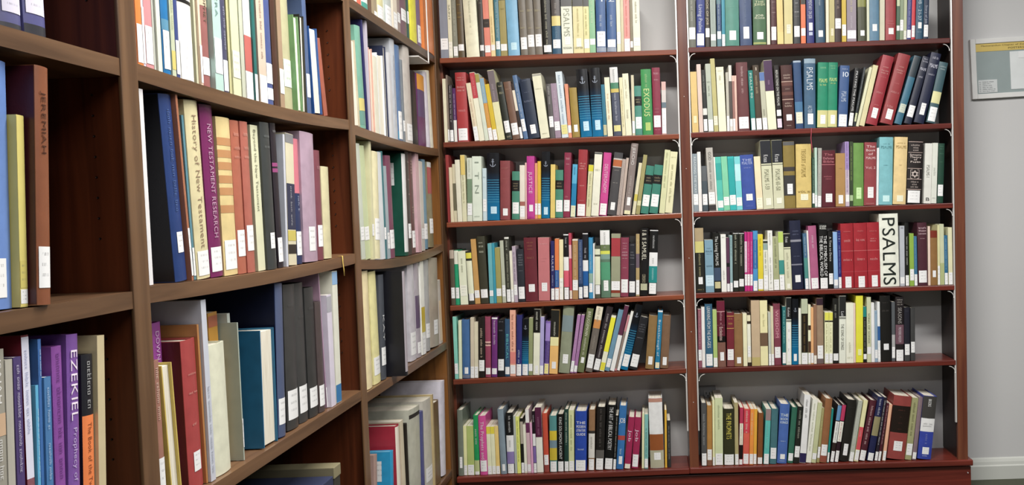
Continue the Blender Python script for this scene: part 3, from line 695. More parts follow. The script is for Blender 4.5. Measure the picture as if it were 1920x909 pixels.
H 31102 876 3027 2075 27 102 1707 6c5434||thick brown book, tenth from left, lowest shelf, corner side bay
H 32068 628 3583 2350 101 91 1707 d0ccd8||tall pale lilac album in the corner, eleventh from left, lowest shelf, corner side bay
#L1
P -7990 307 2501 1500 -0 74 17788 8d94a3|L 13.1 30.4 ffffff|grey blue book, first from left, top shelf, corner section
P -7679 156 2507 1500 -0 82 17789 e8e6c8|T 50.6 89.5 55503c SAINT;L 3 24.7 f4f2e4|slim cream book, second from left, top shelf, corner section
P -7490 173 2435 1500 -12 86 17790 8f9182|t 34.1 88.6 d8dac8;L 2.8 17.9 ffffff|grey green book, third from left, top shelf, corner section
H -7314 247 2403 1500 -12 96 17791 5f4f35|h 83.9 86.8 d8b860;h 70.4 73.2 c8a850;h 63.6 66.5 c8a850;L 11.1 21.3 ffffff|brown book, fourth from left, top shelf, corner section
H -7001 508 2456 1500 -31 82 17794 f3f0d2|t 46 88 a8a58c;h 35.5 37.2 b0ac90|thick cream book, fifth from left, top shelf, corner section
H -6468 179 2343 1500 -4 95 17795 4a4542|h 87.1 90.6 c0b8a8;L 10.1 19.4 ffffff|taupe book, sixth from left, top shelf, corner section
P -6258 228 2348 1500 -16 32 17796 ee8e7a|B 47.3 61.2 3c3430;h 51.4 58.3 a89888;L 6.3 17.9 ffffff|pink book with taupe band, seventh from left, top shelf, corner section
P -6023 165 2320 1500 -17 63 17796 f3dca0|t 21.5 66 b09050;L 9.8 19.2 ffffff|slim beige book, eighth from left, top shelf, corner section
H -5842 184 2294 1500 -12 96 17797 4b8494|t 31.2 90.4 cfe4ea;L 11.7 25.3 ffffff|teal book, ninth from left, top shelf, corner section
P -5646 253 2146 1376 -12 75 17798 a89a5c|h 82.1 87.1 8c7c40;L 9.4 21.4 ffffff|olive book, tenth from left, top shelf, corner section
H -5369 453 2385 1500 -21 93 17801 84bde0|l 9.1 21.1 c8ecff|light blue book, widest, eleventh from left, top shelf, corner section
H -4866 274 2244 1452 -21 38 17802 7d7468|h 73.2 78 cfc49a;h 44.3 49.1 cfc49a;L 9.8 30.4 ffffff|taupe book, twelfth from left, top shelf, corner section
H -4588 280 2242 1500 -22 63 17803 7d7468|h 73.1 80.4 cfc49a;h 44.1 48.9 cfc49a;L 13.8 34.4 ffffff|taupe book, thirteenth from left, top shelf, corner section
H -4297 280 2226 1500 -15 47 17804 7d7468|h 73 80.3 cfc49a;h 43.8 48.6 cfc49a;L 13.9 35.2 ffffff|taupe book, fourteenth from left, top shelf, corner section
H -3993 343 2274 1448 -17 68 17806 1c1a16|t 16.2 92.5 d8d4b8;L 3.7 15.6 ffffff|black book, fifteenth from left, top shelf, corner section
H -3636 343 2287 1500 0 70 17808 2f5a78|B 64.2 99.6 5a5350;B 47.6 64.2 ecd98a;t 67.8 85.5 c0b8b0;t 26.3 45.3 8fb0c8;L 9.7 24.5 ffffff|blue book with taupe top, sixteenth from left, top shelf, corner section
P -3256 425 2263 1500 0 31 17810 eef0dc|B 80 99.6 5a5a5a;T 29.1 77 8f927e PSALMS;l 14.8 28.5 fcfcf0;H 7.6 11.2 6a6c60 SOGGIN|thick white book with dark grey top, seventeenth from left, top shelf, corner section
P -2818 398 2251 1446 8 45 17811 ede2a8|B 79.9 99.6 4d4d4d;t 28.7 75.7 a89c60;l 10.7 25.1 fbf8e4;H 7 10.7 6a6c60 VAWTER|cream book with dark grey top, eighteenth from left, top shelf, corner section
P -2407 219 2237 1401 6 50 17813 ece5a4|B 79.9 99.6 4d4d4d;t 30.9 75.7 a89c60;L 7.8 23.6 ffffff|pale yellow book with dark grey top, nineteenth from left, top shelf, corner section
P -2183 225 2213 1498 5 94 17814 8fc496|t 52.1 97.4 eef8d8;L 14 24.5 ffffff|pale green book, twentieth from left, top shelf, corner section
H -1930 379 2201 1500 12 84 17815 3f659c|H 88.7 99.6 dfe9f6 1;t 45.6 65.3 dfe9f6;L 10.4 36.9 ffffff;B 1.1 9.1 9aa6b8|blue book with pale blue band, twenty-first from left, top shelf, corner section
H -1521 367 2175 1500 18 41 17817 3f659c|H 88.6 99.6 dfe9f6 2;t 45 64.9 dfe9f6;L 8.2 21.9 ffffff;B 0.4 7.6 9aa6b8|blue book with pale blue band, twenty-second from left, top shelf, corner section
P -1128 154 2091 1449 11 86 17818 eeeccf|L 14.3 36.4 ffffff|slim cream book, twenty-third from left, top shelf, corner section
P -967 115 2088 1381 10 40 17818 d8cda6||slim cream book, twenty-fourth from left, top shelf, corner section
P -845 233 2105 1395 8 73 17819 ef9a92|t 25.1 94.7 d87870;L 0.4 23.2 ffffff|pink book, twenty-fifth from left, top shelf, corner section
P -605 104 2061 1387 8 39 17820 8c7f62|L 6.6 18.5 ffffff|slim brown book, twenty-sixth from left, top shelf, corner section
P -487 274 2027 1440 3 30 17821 f2efd6|t 53.1 93.1 55523f;L 9 25 f8f6ea|cream book, twenty-seventh from left, top shelf, corner section
#L2
P -7990 149 2466 1500 0 91 14528 f0e8c8||slim cream book, first from left, second shelf, corner section
P -7837 64 2600 1500 -0 45 14528 8b7b6e|L 1.8 18.7 ffffff|slim taupe book, second from left, second shelf, corner section
H -7766 153 2213 1500 -1 45 14529 2e2426|t 34.9 98.2 d8ccd0;L 1.1 20.9 ffffff|slim taupe book, third from left, second shelf, corner section
P -7609 120 2090 1498 -2 99 14529 5a2a66|t 42.2 89.3 e8d8ea;B 0.4 40.5 f2eee6|slim purple book with white band, fourth from left, second shelf, corner section
H -7472 423 2691 1500 -7 91 14531 b5393c|h 87.3 94.1 e8b0a8;h 71.7 81.2 f0c0b8;h 41.9 48 e8a0a0;L 1.8 19.1 ffffff|thick red book, fifth from left, second shelf, corner section
P -6802 180 2267 1412 -115 50 14533 eee0c0|t 26.4 73.4 d0a088;L 0.4 24.7 ffffff|cream book, sixth from left, second shelf, corner section
P -6618 203 2683 1500 -115 97 14534 f2f0d8|B 62.2 99.3 c8444e;t 66.3 93.8 f0a8a8|cream book with red top, seventh from left, second shelf, corner section
P -6402 154 2625 1500 -118 68 14535 dfe8d4|B 86.8 99.4 a89c4c|slim white book with olive top, eighth from left, second shelf, corner section
P -6239 165 2457 1500 -120 77 14535 e0a040|B 59.6 99.3 8fb2c8;t 59.6 86.6 e8f0c0;t 23.6 53.6 fcd890;L 0.4 19.9 ffffff|slim golden book with light blue top, ninth from left, second shelf, corner section
P -6060 169 2197 1403 -125 44 14536 e0c020|L 0.4 19.2 ffffff|slim yellow book, tenth from left, second shelf, corner section
P -5885 257 2744 1500 -125 96 14537 ece8b8|B 54.3 99.3 7a6e72;t 55.7 79.8 c8b8c0|cream book with grey top, eleventh from left, second shelf, corner section
H -5577 239 2265 1500 -135 78 14539 2c3028|h 89.3 96.6 d8d0a8;h 78 84.5 d8d0a8;L 12.2 32.5 ffffff;h 2.5 8.2 c8c0a0|grey green book, twelfth from left, second shelf, corner section
H -5323 294 2269 1500 -132 98 14540 7b5a48|h 85.6 88.8 c8a890;L 7.8 28.1 ffffff|brown book, thirteenth from left, second shelf, corner section
P -5018 110 2201 1500 -136 93 14541 382c28|B 51.1 87.8 f0e4d0;L 1.8 21.8 ffffff|slim dark brown book with cream band, fourteenth from left, second shelf, corner section
H -4886 176 2510 1500 -144 51 14541 5a7aa4|t 34.2 87.7 e0ecf8;L 12.2 31.3 ffffff|blue book, fifteenth from left, second shelf, corner section
H -4685 433 2330 1459 -131 55 14543 28344a|h 96.1 98.5 8890a8;h 76.4 78.8 8890a8;h 59.9 66.2 8890a8;l 7.9 22.9 ffffff|thick navy book, sixteenth from left, second shelf, corner section
P -4214 349 2521 1500 -104 42 14545 f0edd0|B 96.5 99.4 b0aca0;h 75.5 77.7 605c50;h 5.8 8.7 8c8870|cream book, seventeenth from left, second shelf, corner section
H -3846 191 2111 1485 -52 40 14546 5e5a5a|t 62.6 95.4 d8d4d0;L 20.3 40.2 ffffff|dark grey book, eighteenth from left, second shelf, corner section
P -3644 227 2122 1500 -56 35 14547 a58fa2|t 37.8 85.9 d8c8d8;L 13.7 30.1 ffffff|taupe book, nineteenth from left, second shelf, corner section
P -3389 254 2573 1500 -67 51 14548 dce8ee|t 20.9 94.6 5a84a8;L 5.3 19.5 e8e090|white book, twentieth from left, second shelf, corner section
P -3131 133 2090 1473 -46 72 14549 ec9a78|L 9 22.9 ffffff|slim salmon book, twenty-first from left, second shelf, corner section
H -2976 293 1930 1321 -40 30 14550 a58a3c|l 10.9 25.1 ffffff|brown book, twenty-second from left, second shelf, corner section
HA -2649 441 2636 1500 -44 77 14552 10121a|h 77.5 89.9 8890a0;l 9 22.8 c8e8f8|black and blue striped book, first of two, twenty-third from left, second shelf, corner section
HA -2189 422 2667 1500 -27 54 14554 10121a|h 77.2 89.4 a0a8b8;l 9.6 23.9 c8e8f8|black and blue striped book, second of two, twenty-fourth from left, second shelf, corner section
P -1759 139 2013 1388 -23 52 14555 2f7a94|L 2.1 22.1 c9c49a|slim teal book, twenty-fifth from left, second shelf, corner section
P -1603 202 2289 1500 -29 87 14556 f3efcf|t 25.7 71.9 c87838|cream book, twenty-sixth from left, second shelf, corner section
H -1363 312 2676 1500 -34 64 14557 50566a|B 77.3 99.6 e8e8e6;t 78.6 96.3 303030;B 68.4 77.3 4c8a6c;B 63 68.4 d8c060;t 20.1 61.6 d8dce8;L 6.5 15.3 e8e090|grey blue book with white top, twenty-seventh from left, second shelf, corner section
P -1032 136 2260 1424 -27 52 14558 ece4ba|t 15.3 79.7 b0a468|slim cream book, twenty-eighth from left, second shelf, corner section
P -886 231 2405 1500 -30 64 14559 f3efd0|t 59.6 89.9 a8a48c;t 27.8 41.4 706c58|cream book, twenty-ninth from left, second shelf, corner section
P -640 110 2339 1487 5 79 14560 d8d0b0|L 3.3 23.6 ffffff|slim cream book, thirtieth from left, second shelf, corner section
H -518 275 1910 1202 1 34 14561 4f9484|B 59.8 78.8 1c1c1c;h 64.5 75 c0b890;L 13 36.9 ffffff|teal book with black band, thirty-first from left, second shelf, corner section
H -225 404 2553 1500 -6 98 14563 3f9a55|T 28.1 70.9 e8f0a0 EXODUS;t 72.3 92.3 c8e0a0;l 6.6 18.8 b8d070|green book lettered EXODUS, thirty-second from left, second shelf, corner section
H 197 312 2591 1500 0 32 14564 8f3048|h 88.6 94.2 e0b0b8;h 79.5 84.4 e0b0b8;h 31.1 40.9 c08088;L 10.7 28.3 ffffff;h 5.8 8.6 e0a0a8|magenta book, thirty-third from left, second shelf, corner section
P 521 173 2042 1287 14 82 14565 e0b8b0|B 60.7 83.9 d8d0cc;B 50 60.7 6a7c88;L 1.7 49.1 ffffff|pale pink book with pale grey band, thirty-fourth from left, second shelf, corner section
#L3
P -7990 124 2635 1500 -0 89 11398 a03c3c||slim dark red book, first from left, third shelf, corner section
P -7862 116 2142 1485 -0 31 11399 efe0be||slim cream book, second from left, third shelf, corner section
P -7742 121 2267 1500 -0 85 11400 d8cfb0|B 19.7 66.7 706c54|slim cream book with olive band, third from left, third shelf, corner section
P -7599 184 2427 1500 -8 56 11402 f2eed6||cream book, fourth from left, third shelf, corner section
P -7407 173 2608 1500 0 70 11404 e9e6c0|B 70.1 99.6 ecd070;t 27.9 70.1 a8a070|cream book with pale yellow top, fifth from left, third shelf, corner section
P -7218 195 2480 1500 31 31 11406 dfe6d4|t 70.4 97 a8b098;B 29 66.7 7c9678;L 9.7 27.5 ffffff|white book with grey green band, sixth from left, third shelf, corner section
P -7005 368 2525 1500 26 33 11409 e8f2e0|T 41 94.7 6f7f70 I  T N;h 5.4 9 8c9c8c|thick pale green book, seventh from left, third shelf, corner section
P -6609 155 2053 1401 26 43 11411 d0e4ea|h 81.2 84.8 404848;L 17.7 41 ffffff|slim off-white book, eighth from left, third shelf, corner section
HA -6446 480 2634 1500 26 97 11415 10121a|h 80.3 90 687088;l 9.8 20.3 c8e8f8|thick black and blue striped book, ninth from left, third shelf, corner section
H -5938 387 2310 1456 36 44 11418 93474a|h 85.9 89 b87870;h 68.4 70.8 b87870;l 7.2 19.1 ffffff|dark red book, tenth from left, third shelf, corner section
H -5484 295 1880 1185 42 83 11422 4a8f78|B 58.8 81.3 1a1818;h 61.8 77.4 a89878;L 11.8 35.4 ffffff|green book with black band, eleventh from left, third shelf, corner section
P -5172 203 2113 1324 35 95 11424 efe6d6|B 24.8 32.6 b06a60;L 3.9 23.9 ffffff|cream book with dusty red band, twelfth from left, third shelf, corner section
P -4958 66 2208 1415 32 96 11424 f0c0b8||slim pale pink book, thirteenth from left, third shelf, corner section
H -4878 302 2451 1500 28 54 11427 c83a98|T 40.3 74.7 f8d8ec JUSTICE;l 11.8 22.3 ffffff;h 0.6 4.3 7c1860|magenta book, fourteenth from left, third shelf, corner section
P -4569 103 2171 1446 32 55 11428 f0a078|L 7 27.3 ffffff|slim salmon book, fifteenth from left, third shelf, corner section
P -4460 125 2241 1500 32 67 11429 e8b830|L 6.6 26.3 ffffff|slim golden book, sixteenth from left, third shelf, corner section
HA -4322 325 2602 1500 40 84 11432 10121a|h 75.2 87.9 9098a8;l 5.3 16.6 c8e8f8|narrow black and blue striped book, seventeenth from left, third shelf, corner section
P -3966 181 2091 1314 43 38 11434 ecd070||pale yellow book, eighteenth from left, third shelf, corner section
H -3779 304 1865 1231 42 82 11437 4a8f78|B 59.5 78.2 1a1818;h 62.4 75.2 a89878;L 12.1 36.8 ffffff|green book with black band, nineteenth from left, third shelf, corner section
H -3471 267 2532 1500 58 86 11439 93304c|h 87.7 93.5 e8b8c0;h 80.4 84 e0a8b0;h 29.6 34 d89898;L 9.2 26.7 ffffff|magenta book, twentieth from left, third shelf, corner section
P -3185 192 2064 1357 81 90 11441 58b4dc|B 22.5 63.5 1c86b8;t 80.5 94.7 206890;L 0.4 21.6 e8e8c0|turquoise book, twenty-first from left, third shelf, corner section
H -2940 350 2617 1500 68 33 11444 a8343c|h 69.9 81.1 f0b8b0;h 44.6 48.1 f0b0a8;h 22.8 25.6 e09090;L 1 18.6 ffffff|red book, twenty-second from left, third shelf, corner section
P -2584 192 2023 1375 94 96 11446 e2ddb0|B 87.4 99.6 e0d820;t 19 82.8 a09c70|cream book with yellow top, twenty-third from left, third shelf, corner section
P -2370 295 2487 1500 94 36 11449 f4f2de|B 97.1 99.6 585858;h 69.8 75.7 908c78;h 16.5 22.4 b0a890|white book, twenty-fourth from left, third shelf, corner section
H -2065 302 2468 1500 113 54 11452 d84898|T 35.6 81.9 fbd8ec DEUTERONOMY;L 1.1 19.1 ffffff|pink book lettered DEUTERONOMY, twenty-fifth from left, third shelf, corner section
H -1746 350 2459 1500 151 73 11455 4e4c4e|B 88.2 90.5 d0c8c0;B 77.6 88.2 c06a3c;B 76.1 77.6 d0c8c0;h 70.1 73.1 b0a8a0;h 50.5 52.7 c8c0b8;l 8.1 20.2 ffffff|dark grey book with orange band, twenty-sixth from left, third shelf, corner section
P -1378 140 2204 1500 145 94 11456 b8a8a0|t 15.3 92.8 e0d4cc|slim pale pink book, twenty-seventh from left, third shelf, corner section
P -1229 103 2248 1500 143 54 11457 c8b4a8||slim pale pink book, twenty-eighth from left, third shelf, corner section
H -1101 277 2800 1500 146 95 11460 8e807c|h 95 99 e8e0d8;T 69.9 93.7 f0ece8 JERICHO;t 24.8 54 d8ccc4;l 12.9 24.2 ffffff;L 0.4 5.6 eeeabc|taupe book, twenty-ninth from left, third shelf, corner section
P -769 129 2036 1417 171 68 11462 e4dcb8|B 26.4 39.2 d8c850|slim cream book with yellow band, thirtieth from left, third shelf, corner section
P -621 158 2341 1500 165 52 11463 a8a068|L 14.7 22.6 e0dca8|slim olive book, thirty-first from left, third shelf, corner section
H -437 313 1888 1227 161 52 11466 3f8a78|B 61.9 80.6 1c1c1c;h 65.9 77.7 b0a080;L 15.7 39.3 ffffff|teal book with black band, thirty-second from left, third shelf, corner section
H -94 339 1904 1203 150 42 11469 3f8a78|B 60.7 79.2 1c1c1c;h 64.6 76.3 b0a080;L 13.8 39.2 ffffff|teal book with black band, thirty-third from left, third shelf, corner section
P 300 221 2483 1500 124 35 11472 dfe0b0|t 40.5 95.5 a8a880|cream book, thirty-fourth from left, third shelf, corner section
P 532 284 2399 1500 121 40 11474 ece8bc|t 16.9 78.7 8c8c60;h 89.5 92.6 a8a480|cream book, thirty-fifth from left, third shelf, corner section
#L4
H -7990 167 2177 1500 -0 78 8130 5a5040|B 84.5 99.6 b8a898;L 12.3 31.9 ffffff|slim brown book with pale pink top, first from left, fourth shelf, corner section
H -7819 167 2151 1500 -0 100 8133 18a070|B 74.8 99.6 e8ead8;L 11.9 31.8 f4f8ec|slim green book with white top, second from left, fourth shelf, corner section
P -7614 296 2106 1387 -17 41 8138 e4e8cc|t 60.2 86.5 7c8068;L 16.2 36.5 eef0dc|cream book, third from left, fourth shelf, corner section
H -7279 222 2090 1357 -33 33 8143 33322c|B 86.5 97.1 e0d840;B 20.1 82 e4e6c8;L 6.8 20.1 ffffff|taupe book with cream spine, fourth from left, fourth shelf, corner section
P -7052 204 2559 1500 -34 99 8146 c99a55|L 9.2 20.9 ffffff|tan book, fifth from left, fourth shelf, corner section
H -6824 315 2657 1500 -29 67 8152 3c3a2a|h 88.6 92 d8d8c0;h 82.3 87.9 d8d8c0;h 74 80.2 d8d8c0;L 8.5 21.1 ffffff|dark olive book, sixth from left, fourth shelf, corner section
P -6470 159 2361 1500 -0 58 8155 68b0b8|L 12.2 21.6 ffffff|slim turquoise book, seventh from left, fourth shelf, corner section
P -6301 103 2373 1500 -3 47 8157 3498b0||slim teal book, eighth from left, fourth shelf, corner section
P -6194 203 2180 1416 -3 72 8160 a09858|L 12.5 26.1 ffffff|olive book, ninth from left, fourth shelf, corner section
P -5968 141 2448 1500 -11 88 8163 b8bca8|L 9.9 28.1 ffffff|slim cream book, tenth from left, fourth shelf, corner section
H -5805 178 2587 1500 -2 62 8166 3a3a30|B 97 99.6 e8e8e0;t 79.9 94.1 d8d8c8;t 22.7 74.2 b8b8a0;L 1.2 19.9 ffffff|grey green book, eleventh from left, fourth shelf, corner section
P -5619 111 2025 1360 -4 60 8168 e8e4d0|L 1.2 25 ffffff|slim cream book, twelfth from left, fourth shelf, corner section
P -5493 137 2205 1378 -10 34 8171 b8a8b8|t 36.2 89.8 584868;L 12.7 31.2 ffffff|slim pale grey book, thirteenth from left, fourth shelf, corner section
H -5347 278 2082 1378 0 94 8175 2a2c34|h 67.8 90.9 8c9098;h 58 59.8 a0a4a8;L 5.5 28.3 ffffff|grey blue book, fourteenth from left, fourth shelf, corner section
H -5049 488 2511 1500 0 32 8184 6a2530|h 90.8 93.8 a87850;h 85.7 88.6 a87850;h 80.6 83.5 a87850;h 65.9 71 9c6c50;l 15.1 26.9 ffffff|thick maroon book, fifteenth from left, fourth shelf, corner section
P -4547 444 2485 1500 23 65 8191 c47478|h 87.9 92.3 e0a8a8;h 61.1 70 d88c90;l 15 28.4 ffffff|thick pink book, sixteenth from left, fourth shelf, corner section
H -4068 156 2334 1464 29 89 8194 2a2a66|T 43.7 81.8 e0e0f0 RULES;t 24.7 42.1 c0c8e0;L 0.8 19.9 ffffff|slim navy book, seventeenth from left, fourth shelf, corner section
P -3900 159 2419 1500 31 39 8197 e07a40|B 20.6 48.9 3060a0;t 22.1 46.6 b0c8e8;L 0.7 19 ffffff|slim orange book with blue band, eighteenth from left, fourth shelf, corner section
P -3734 159 2373 1494 32 81 8200 f0e2b0|L 0.4 36.1 ecefe4|slim cream book, nineteenth from left, fourth shelf, corner section
H -3549 204 2585 1500 23 96 8204 141214|B 97.8 99.6 e8e8e8;t 79.9 94.2 c8c8c8;B 44.1 64.9 f0eee8;B 19.1 44.1 dc5a70;L 0.4 18.3 ffffff|black book with red band, twentieth from left, fourth shelf, corner section
P -3325 104 2612 1500 18 74 8206 c04058|B 61.8 82.3 e8b0b8;L 0.9 13.6 e0d0c0|slim red book with pale pink band, twenty-first from left, fourth shelf, corner section
P -3211 219 2365 1500 30 85 8209 b08858|B 97.6 99.6 ece8e0;t 33.5 89.8 f0d8a8;L 14.7 31.9 ffffff|tan book, twenty-second from left, fourth shelf, corner section
H -2970 166 2337 1500 27 37 8213 3c5078|t 32 95.2 9cb0d0;B 20.9 25.7 203858;L 1.1 20.1 ffffff|slim blue book with navy band, twenty-third from left, fourth shelf, corner section
H -2794 211 2586 1500 25 60 8216 181820|B 98.2 99.6 e8e8e8;t 61.4 77.1 d0d0d8;B 42.1 58.5 f0f0f0;B 19.9 42.1 1c5ca0;L 2 19.2 ffffff|black book with blue band, twenty-fourth from left, fourth shelf, corner section
H -2564 159 2398 1500 28 40 8219 3890c0|t 45.8 72 c0e0f0;B 25.7 41.2 90b0a0;L 10.3 25 ffffff|slim light blue book with grey green band, twenty-fifth from left, fourth shelf, corner section
P -2400 59 2161 1416 33 89 8220 f0f0ea||slim white book, twenty-sixth from left, fourth shelf, corner section
H -2324 211 2065 1448 27 51 8224 55584a|B 82.9 93.7 e0e4c8;B 25.6 79.4 e0e4c8;L 7.7 24.7 ffffff|grey green book with cream spine, twenty-seventh from left, fourth shelf, corner section
H -2084 377 2661 1500 15 62 8231 5c7c66|B 78.3 99.6 f0f0ea;t 73.4 96.3 404040;B 69.3 78.3 6a7a50;B 64.4 69.3 d8dc50;B 56.8 64.4 7c9c90;B 26.2 52.6 4f9a74;l 10.2 25.5 ffffff|pale green book with green band, twenty-eighth from left, fourth shelf, corner section
P -1697 359 2493 1500 39 100 8237 9a9c80|B 64.3 93.2 a83840;h 81.3 83.6 c06058;L 10.8 24.9 ffffff;B 6.3 10.5 8a3a28|grey green book with red top, twenty-ninth from left, fourth shelf, corner section
H -1323 311 2328 1500 40 90 8242 8a3a50|h 88.8 92 e0b0b8;h 84.8 86.4 e8c0c0;h 80.1 83.2 e0b0b8;h 68.1 77.7 e8c0c8;h 63.7 65.8 e8c0c0;h 47.8 49.9 e8c0c0;L 6.8 29.2 ffffff|magenta book, thirtieth from left, fourth shelf, corner section
H -1001 267 2090 1299 41 98 8247 26262e|h 95.5 98.2 a0a0a8;h 69.8 85.8 888890;h 59.2 61 a0a0a8;L 6.9 28.2 ffffff|grey blue book, thirty-first from left, fourth shelf, corner section
P -715 141 2448 1500 34 62 8249 b09868|B 45.7 68.3 6c5c68;t 71.3 90.9 f0e4b0;L 2.5 26 ffffff|slim tan book with taupe band, thirty-second from left, fourth shelf, corner section
H -559 307 2660 1500 44 64 8255 100e0e|T 52.7 97.2 e8e4d0 I & II SAMUEL;T 19.3 31.9 b8b090 CERESKO;L 8.2 17.9 b8b898|black book with large cream lettering, thirty-third from left, fourth shelf, corner section
H -226 326 2578 1500 58 81 8260 0c0c0c|B 98.2 99.6 e0e0e0;t 69.6 91.1 d8d8d8;B 44.4 65.3 f2f2f2;t 48 56.6 707070;B 19.3 44.4 1a8a88;t 23.6 40.8 b8e0e0;L 2 18.5 ffffff|black book with teal band, thirty-fourth from left, fourth shelf, corner section
#L5
P -7966 144 2472 1500 0 64 5200 80c8b8|L 8.2 25 ffffff|slim turquoise book, first from left, fifth shelf, corner section
P -7809 122 2309 1444 27 50 5203 d8e0c0||slim cream book, second from left, fifth shelf, corner section
H -7670 299 2336 1499 26 58 5208 3f689a|l 7.9 18.8 ffffff;B 1 6.1 6a7488|blue book with grey blue band, third from left, fifth shelf, corner section
P -7349 147 2403 1500 34 40 5211 cbbfa8|L 0.6 19.4 ffffff|slim cream book, fourth from left, fifth shelf, corner section
P -7198 147 2206 1465 34 56 5214 d4ccb0|L 0.4 20.6 ffffff|slim cream book, fifth from left, fifth shelf, corner section
H -7047 251 2390 1500 34 99 5218 1c1612|t 33.4 81.8 e0c8b0;L 10.7 28.9 ffffff|black book, sixth from left, fifth shelf, corner section
H -6771 216 2405 1500 30 97 5222 93405a|B 51.5 59 e0b0a8;B 53.7 56.7 602030;L 4.8 15.4 ffffff|magenta book with pink band, seventh from left, fifth shelf, corner section
H -6528 223 2368 1500 43 74 5227 6c2c74|B 96.9 99.6 f0f0f0;t 54.2 94.6 e0d0e8;L 4.6 14.5 ffffff|plum book, eighth from left, fifth shelf, corner section
H -6286 270 2266 1500 40 65 5232 16161c|h 94.3 98.3 888890;h 79.2 83.2 888890;L 10.7 30.6 ffffff|black book, ninth from left, fifth shelf, corner section
H -5996 198 2272 1500 38 54 5236 2f5070|T 30.1 74.6 60c0c0 BIBLICAL;L 3.8 16.6 ffffff|blue book, tenth from left, fifth shelf, corner section
P -5784 223 2623 1500 34 36 5240 e8a890|t 39.5 93.1 6a3c34;B 18.9 36.7 d88078;L 3.7 16.8 ffffff|beige book with pink band, eleventh from left, fifth shelf, corner section
H -5552 216 2412 1500 47 49 5244 2c2c6c|t 21.4 42.4 c0c8e0;L 0.4 19.2 ffffff|blue book, twelfth from left, fifth shelf, corner section
HA -5331 256 2234 1473 47 85 5248 10121a|h 80.6 90.2 687088;L 0.4 19.9 ffffff|black and blue striped book, thirteenth from left, fifth shelf, corner section
P -5065 162 2275 1500 46 91 5251 8c9468|L 7.1 19.8 ffffff|slim pale green book, fourteenth from left, fifth shelf, corner section
P -4880 252 2612 1500 52 55 5256 e4e6cc|B 64.1 99.6 141210;t 68.2 95.8 e0e0d0;l 1.8 14.3 f4f4e4|cream book with black top, fifteenth from left, fifth shelf, corner section
P -4622 144 2290 1500 53 85 5259 a8a0d0|L 1.4 15.6 ffffff|slim pale lilac book, sixteenth from left, fifth shelf, corner section
H -4463 191 2103 1494 77 84 5262 7c60b0|B 21.8 96.6 9c84c8;B 21.8 63.1 502c98;L 1.1 20 e8d888|purple book with lilac spine, seventeenth from left, fifth shelf, corner section
P -4246 328 2542 1500 70 79 5269 e8b468|B 57.4 99.6 20201c;t 59.5 80.8 d8d8c8;B 43.8 57.4 e8dca0;l 8.2 18.9 ffffff|golden book with black top, eighteenth from left, fifth shelf, corner section
H -3875 432 2665 1500 108 76 5277 8a9078|B 61.7 85.9 7c8c90;l 14.4 28 ffffff|thick grey green book with grey blue band, nineteenth from left, fifth shelf, corner section
P -3426 134 2323 1449 165 83 5280 a878a8|t 37.1 87.4 e0c8e0;L 2.1 20.8 ffffff|slim mauve book, twentieth from left, fifth shelf, corner section
P -3283 126 2322 1445 175 55 5282 a070a0|t 37 84.2 e0c8e0;L 2 12.6 ffffff|slim mauve book, twenty-first from left, fifth shelf, corner section
H -3144 264 2561 1500 192 79 5287 68704a|T 56.8 95.3 e4e4c8 BREUGGEMANN;t 27.2 53.9 e4e4c8;l 14.6 23.5 ffffff|lime green book, twenty-second from left, fifth shelf, corner section
H -2822 278 2630 1500 208 50 5293 6c645c|B 79.6 99.6 e0d8c0;t 76.7 97.6 403828;B 66.6 79.6 c88848;t 34.8 55 a8a094;L 5.8 26.8 ffffff|taupe book with cream top, twenty-third from left, fifth shelf, corner section
H -2537 264 2620 1500 256 64 5298 2c2428|t 21.5 88.9 c8c0c0;L 2.3 19.3 ffffff|taupe book, twenty-fourth from left, fifth shelf, corner section
P -2267 193 2240 1500 255 84 5301 e8e4c8|B 35.5 97.2 e8e010;L 2 15.8 d8d020|cream book with yellow spine, twenty-fifth from left, fifth shelf, corner section
H -2062 197 2491 1500 268 78 5305 6890a8|L 6.1 20.1 ffffff|blue book, twenty-sixth from left, fifth shelf, corner section
P -1849 178 2661 1500 263 51 5308 f0ece0|B 54.6 99.6 5c2c44|white book with plum top, twenty-seventh from left, fifth shelf, corner section
P -1665 89 2261 1500 275 96 5310 c08088|B 4.1 70.9 8a7a70|slim pink book with taupe spine, twenty-eighth from left, fifth shelf, corner section
P -1568 111 2410 1500 273 75 5312 f0e8dc|L 0.5 24.7 ffffff|slim white book, twenty-ninth from left, fifth shelf, corner section
HA -1441 297 2654 1500 268 71 5317 10121a|h 78.9 89.1 606878;L 5.2 23.5 ffffff|black and blue striped book, thirtieth from left, fifth shelf, corner section
H -1106 345 2120 1346 252 31 5324 202024|h 97.9 99.6 a0a0a8;h 70.6 87.9 707078;h 59.4 61.5 a0a0a8;L 5.1 28.8 ffffff|black book, thirty-first from left, fifth shelf, corner section
H -446 342 2121 1480 105 68 5336 8a6c40|l 8.3 23.4 ffffff|brown book, thirty-second from left, fifth shelf, corner section
H -67 189 2326 1500 90 48 5340 1c78a0|B 96.9 99.6 e8e8e8;T 21.6 84.1 d8ecf4 Breakthrough of;L 1.5 11.1 e8d8b0|teal book lettered Breakthrough of, thirty-third from left, fifth shelf, corner section
H 141 323 2106 1500 83 77 5346 7a5c44|l 6 21.1 ffffff|brown book, thirty-fourth from left, fifth shelf, corner section
#L6
H -7990 214 2628 1500 17 62 1329 6c7468|l 11.7 28.6 ffffff|grey green book, first from left, bottom shelf, corner section
P -7772 134 1982 1272 17 87 1330 e8dca0|L 0.4 20.3 ffffff|slim pale yellow book, second from left, bottom shelf, corner section
P -7622 265 1977 1309 11 75 1332 a8b868|L 0.4 21.2 ffffff|lime green book, third from left, bottom shelf, corner section
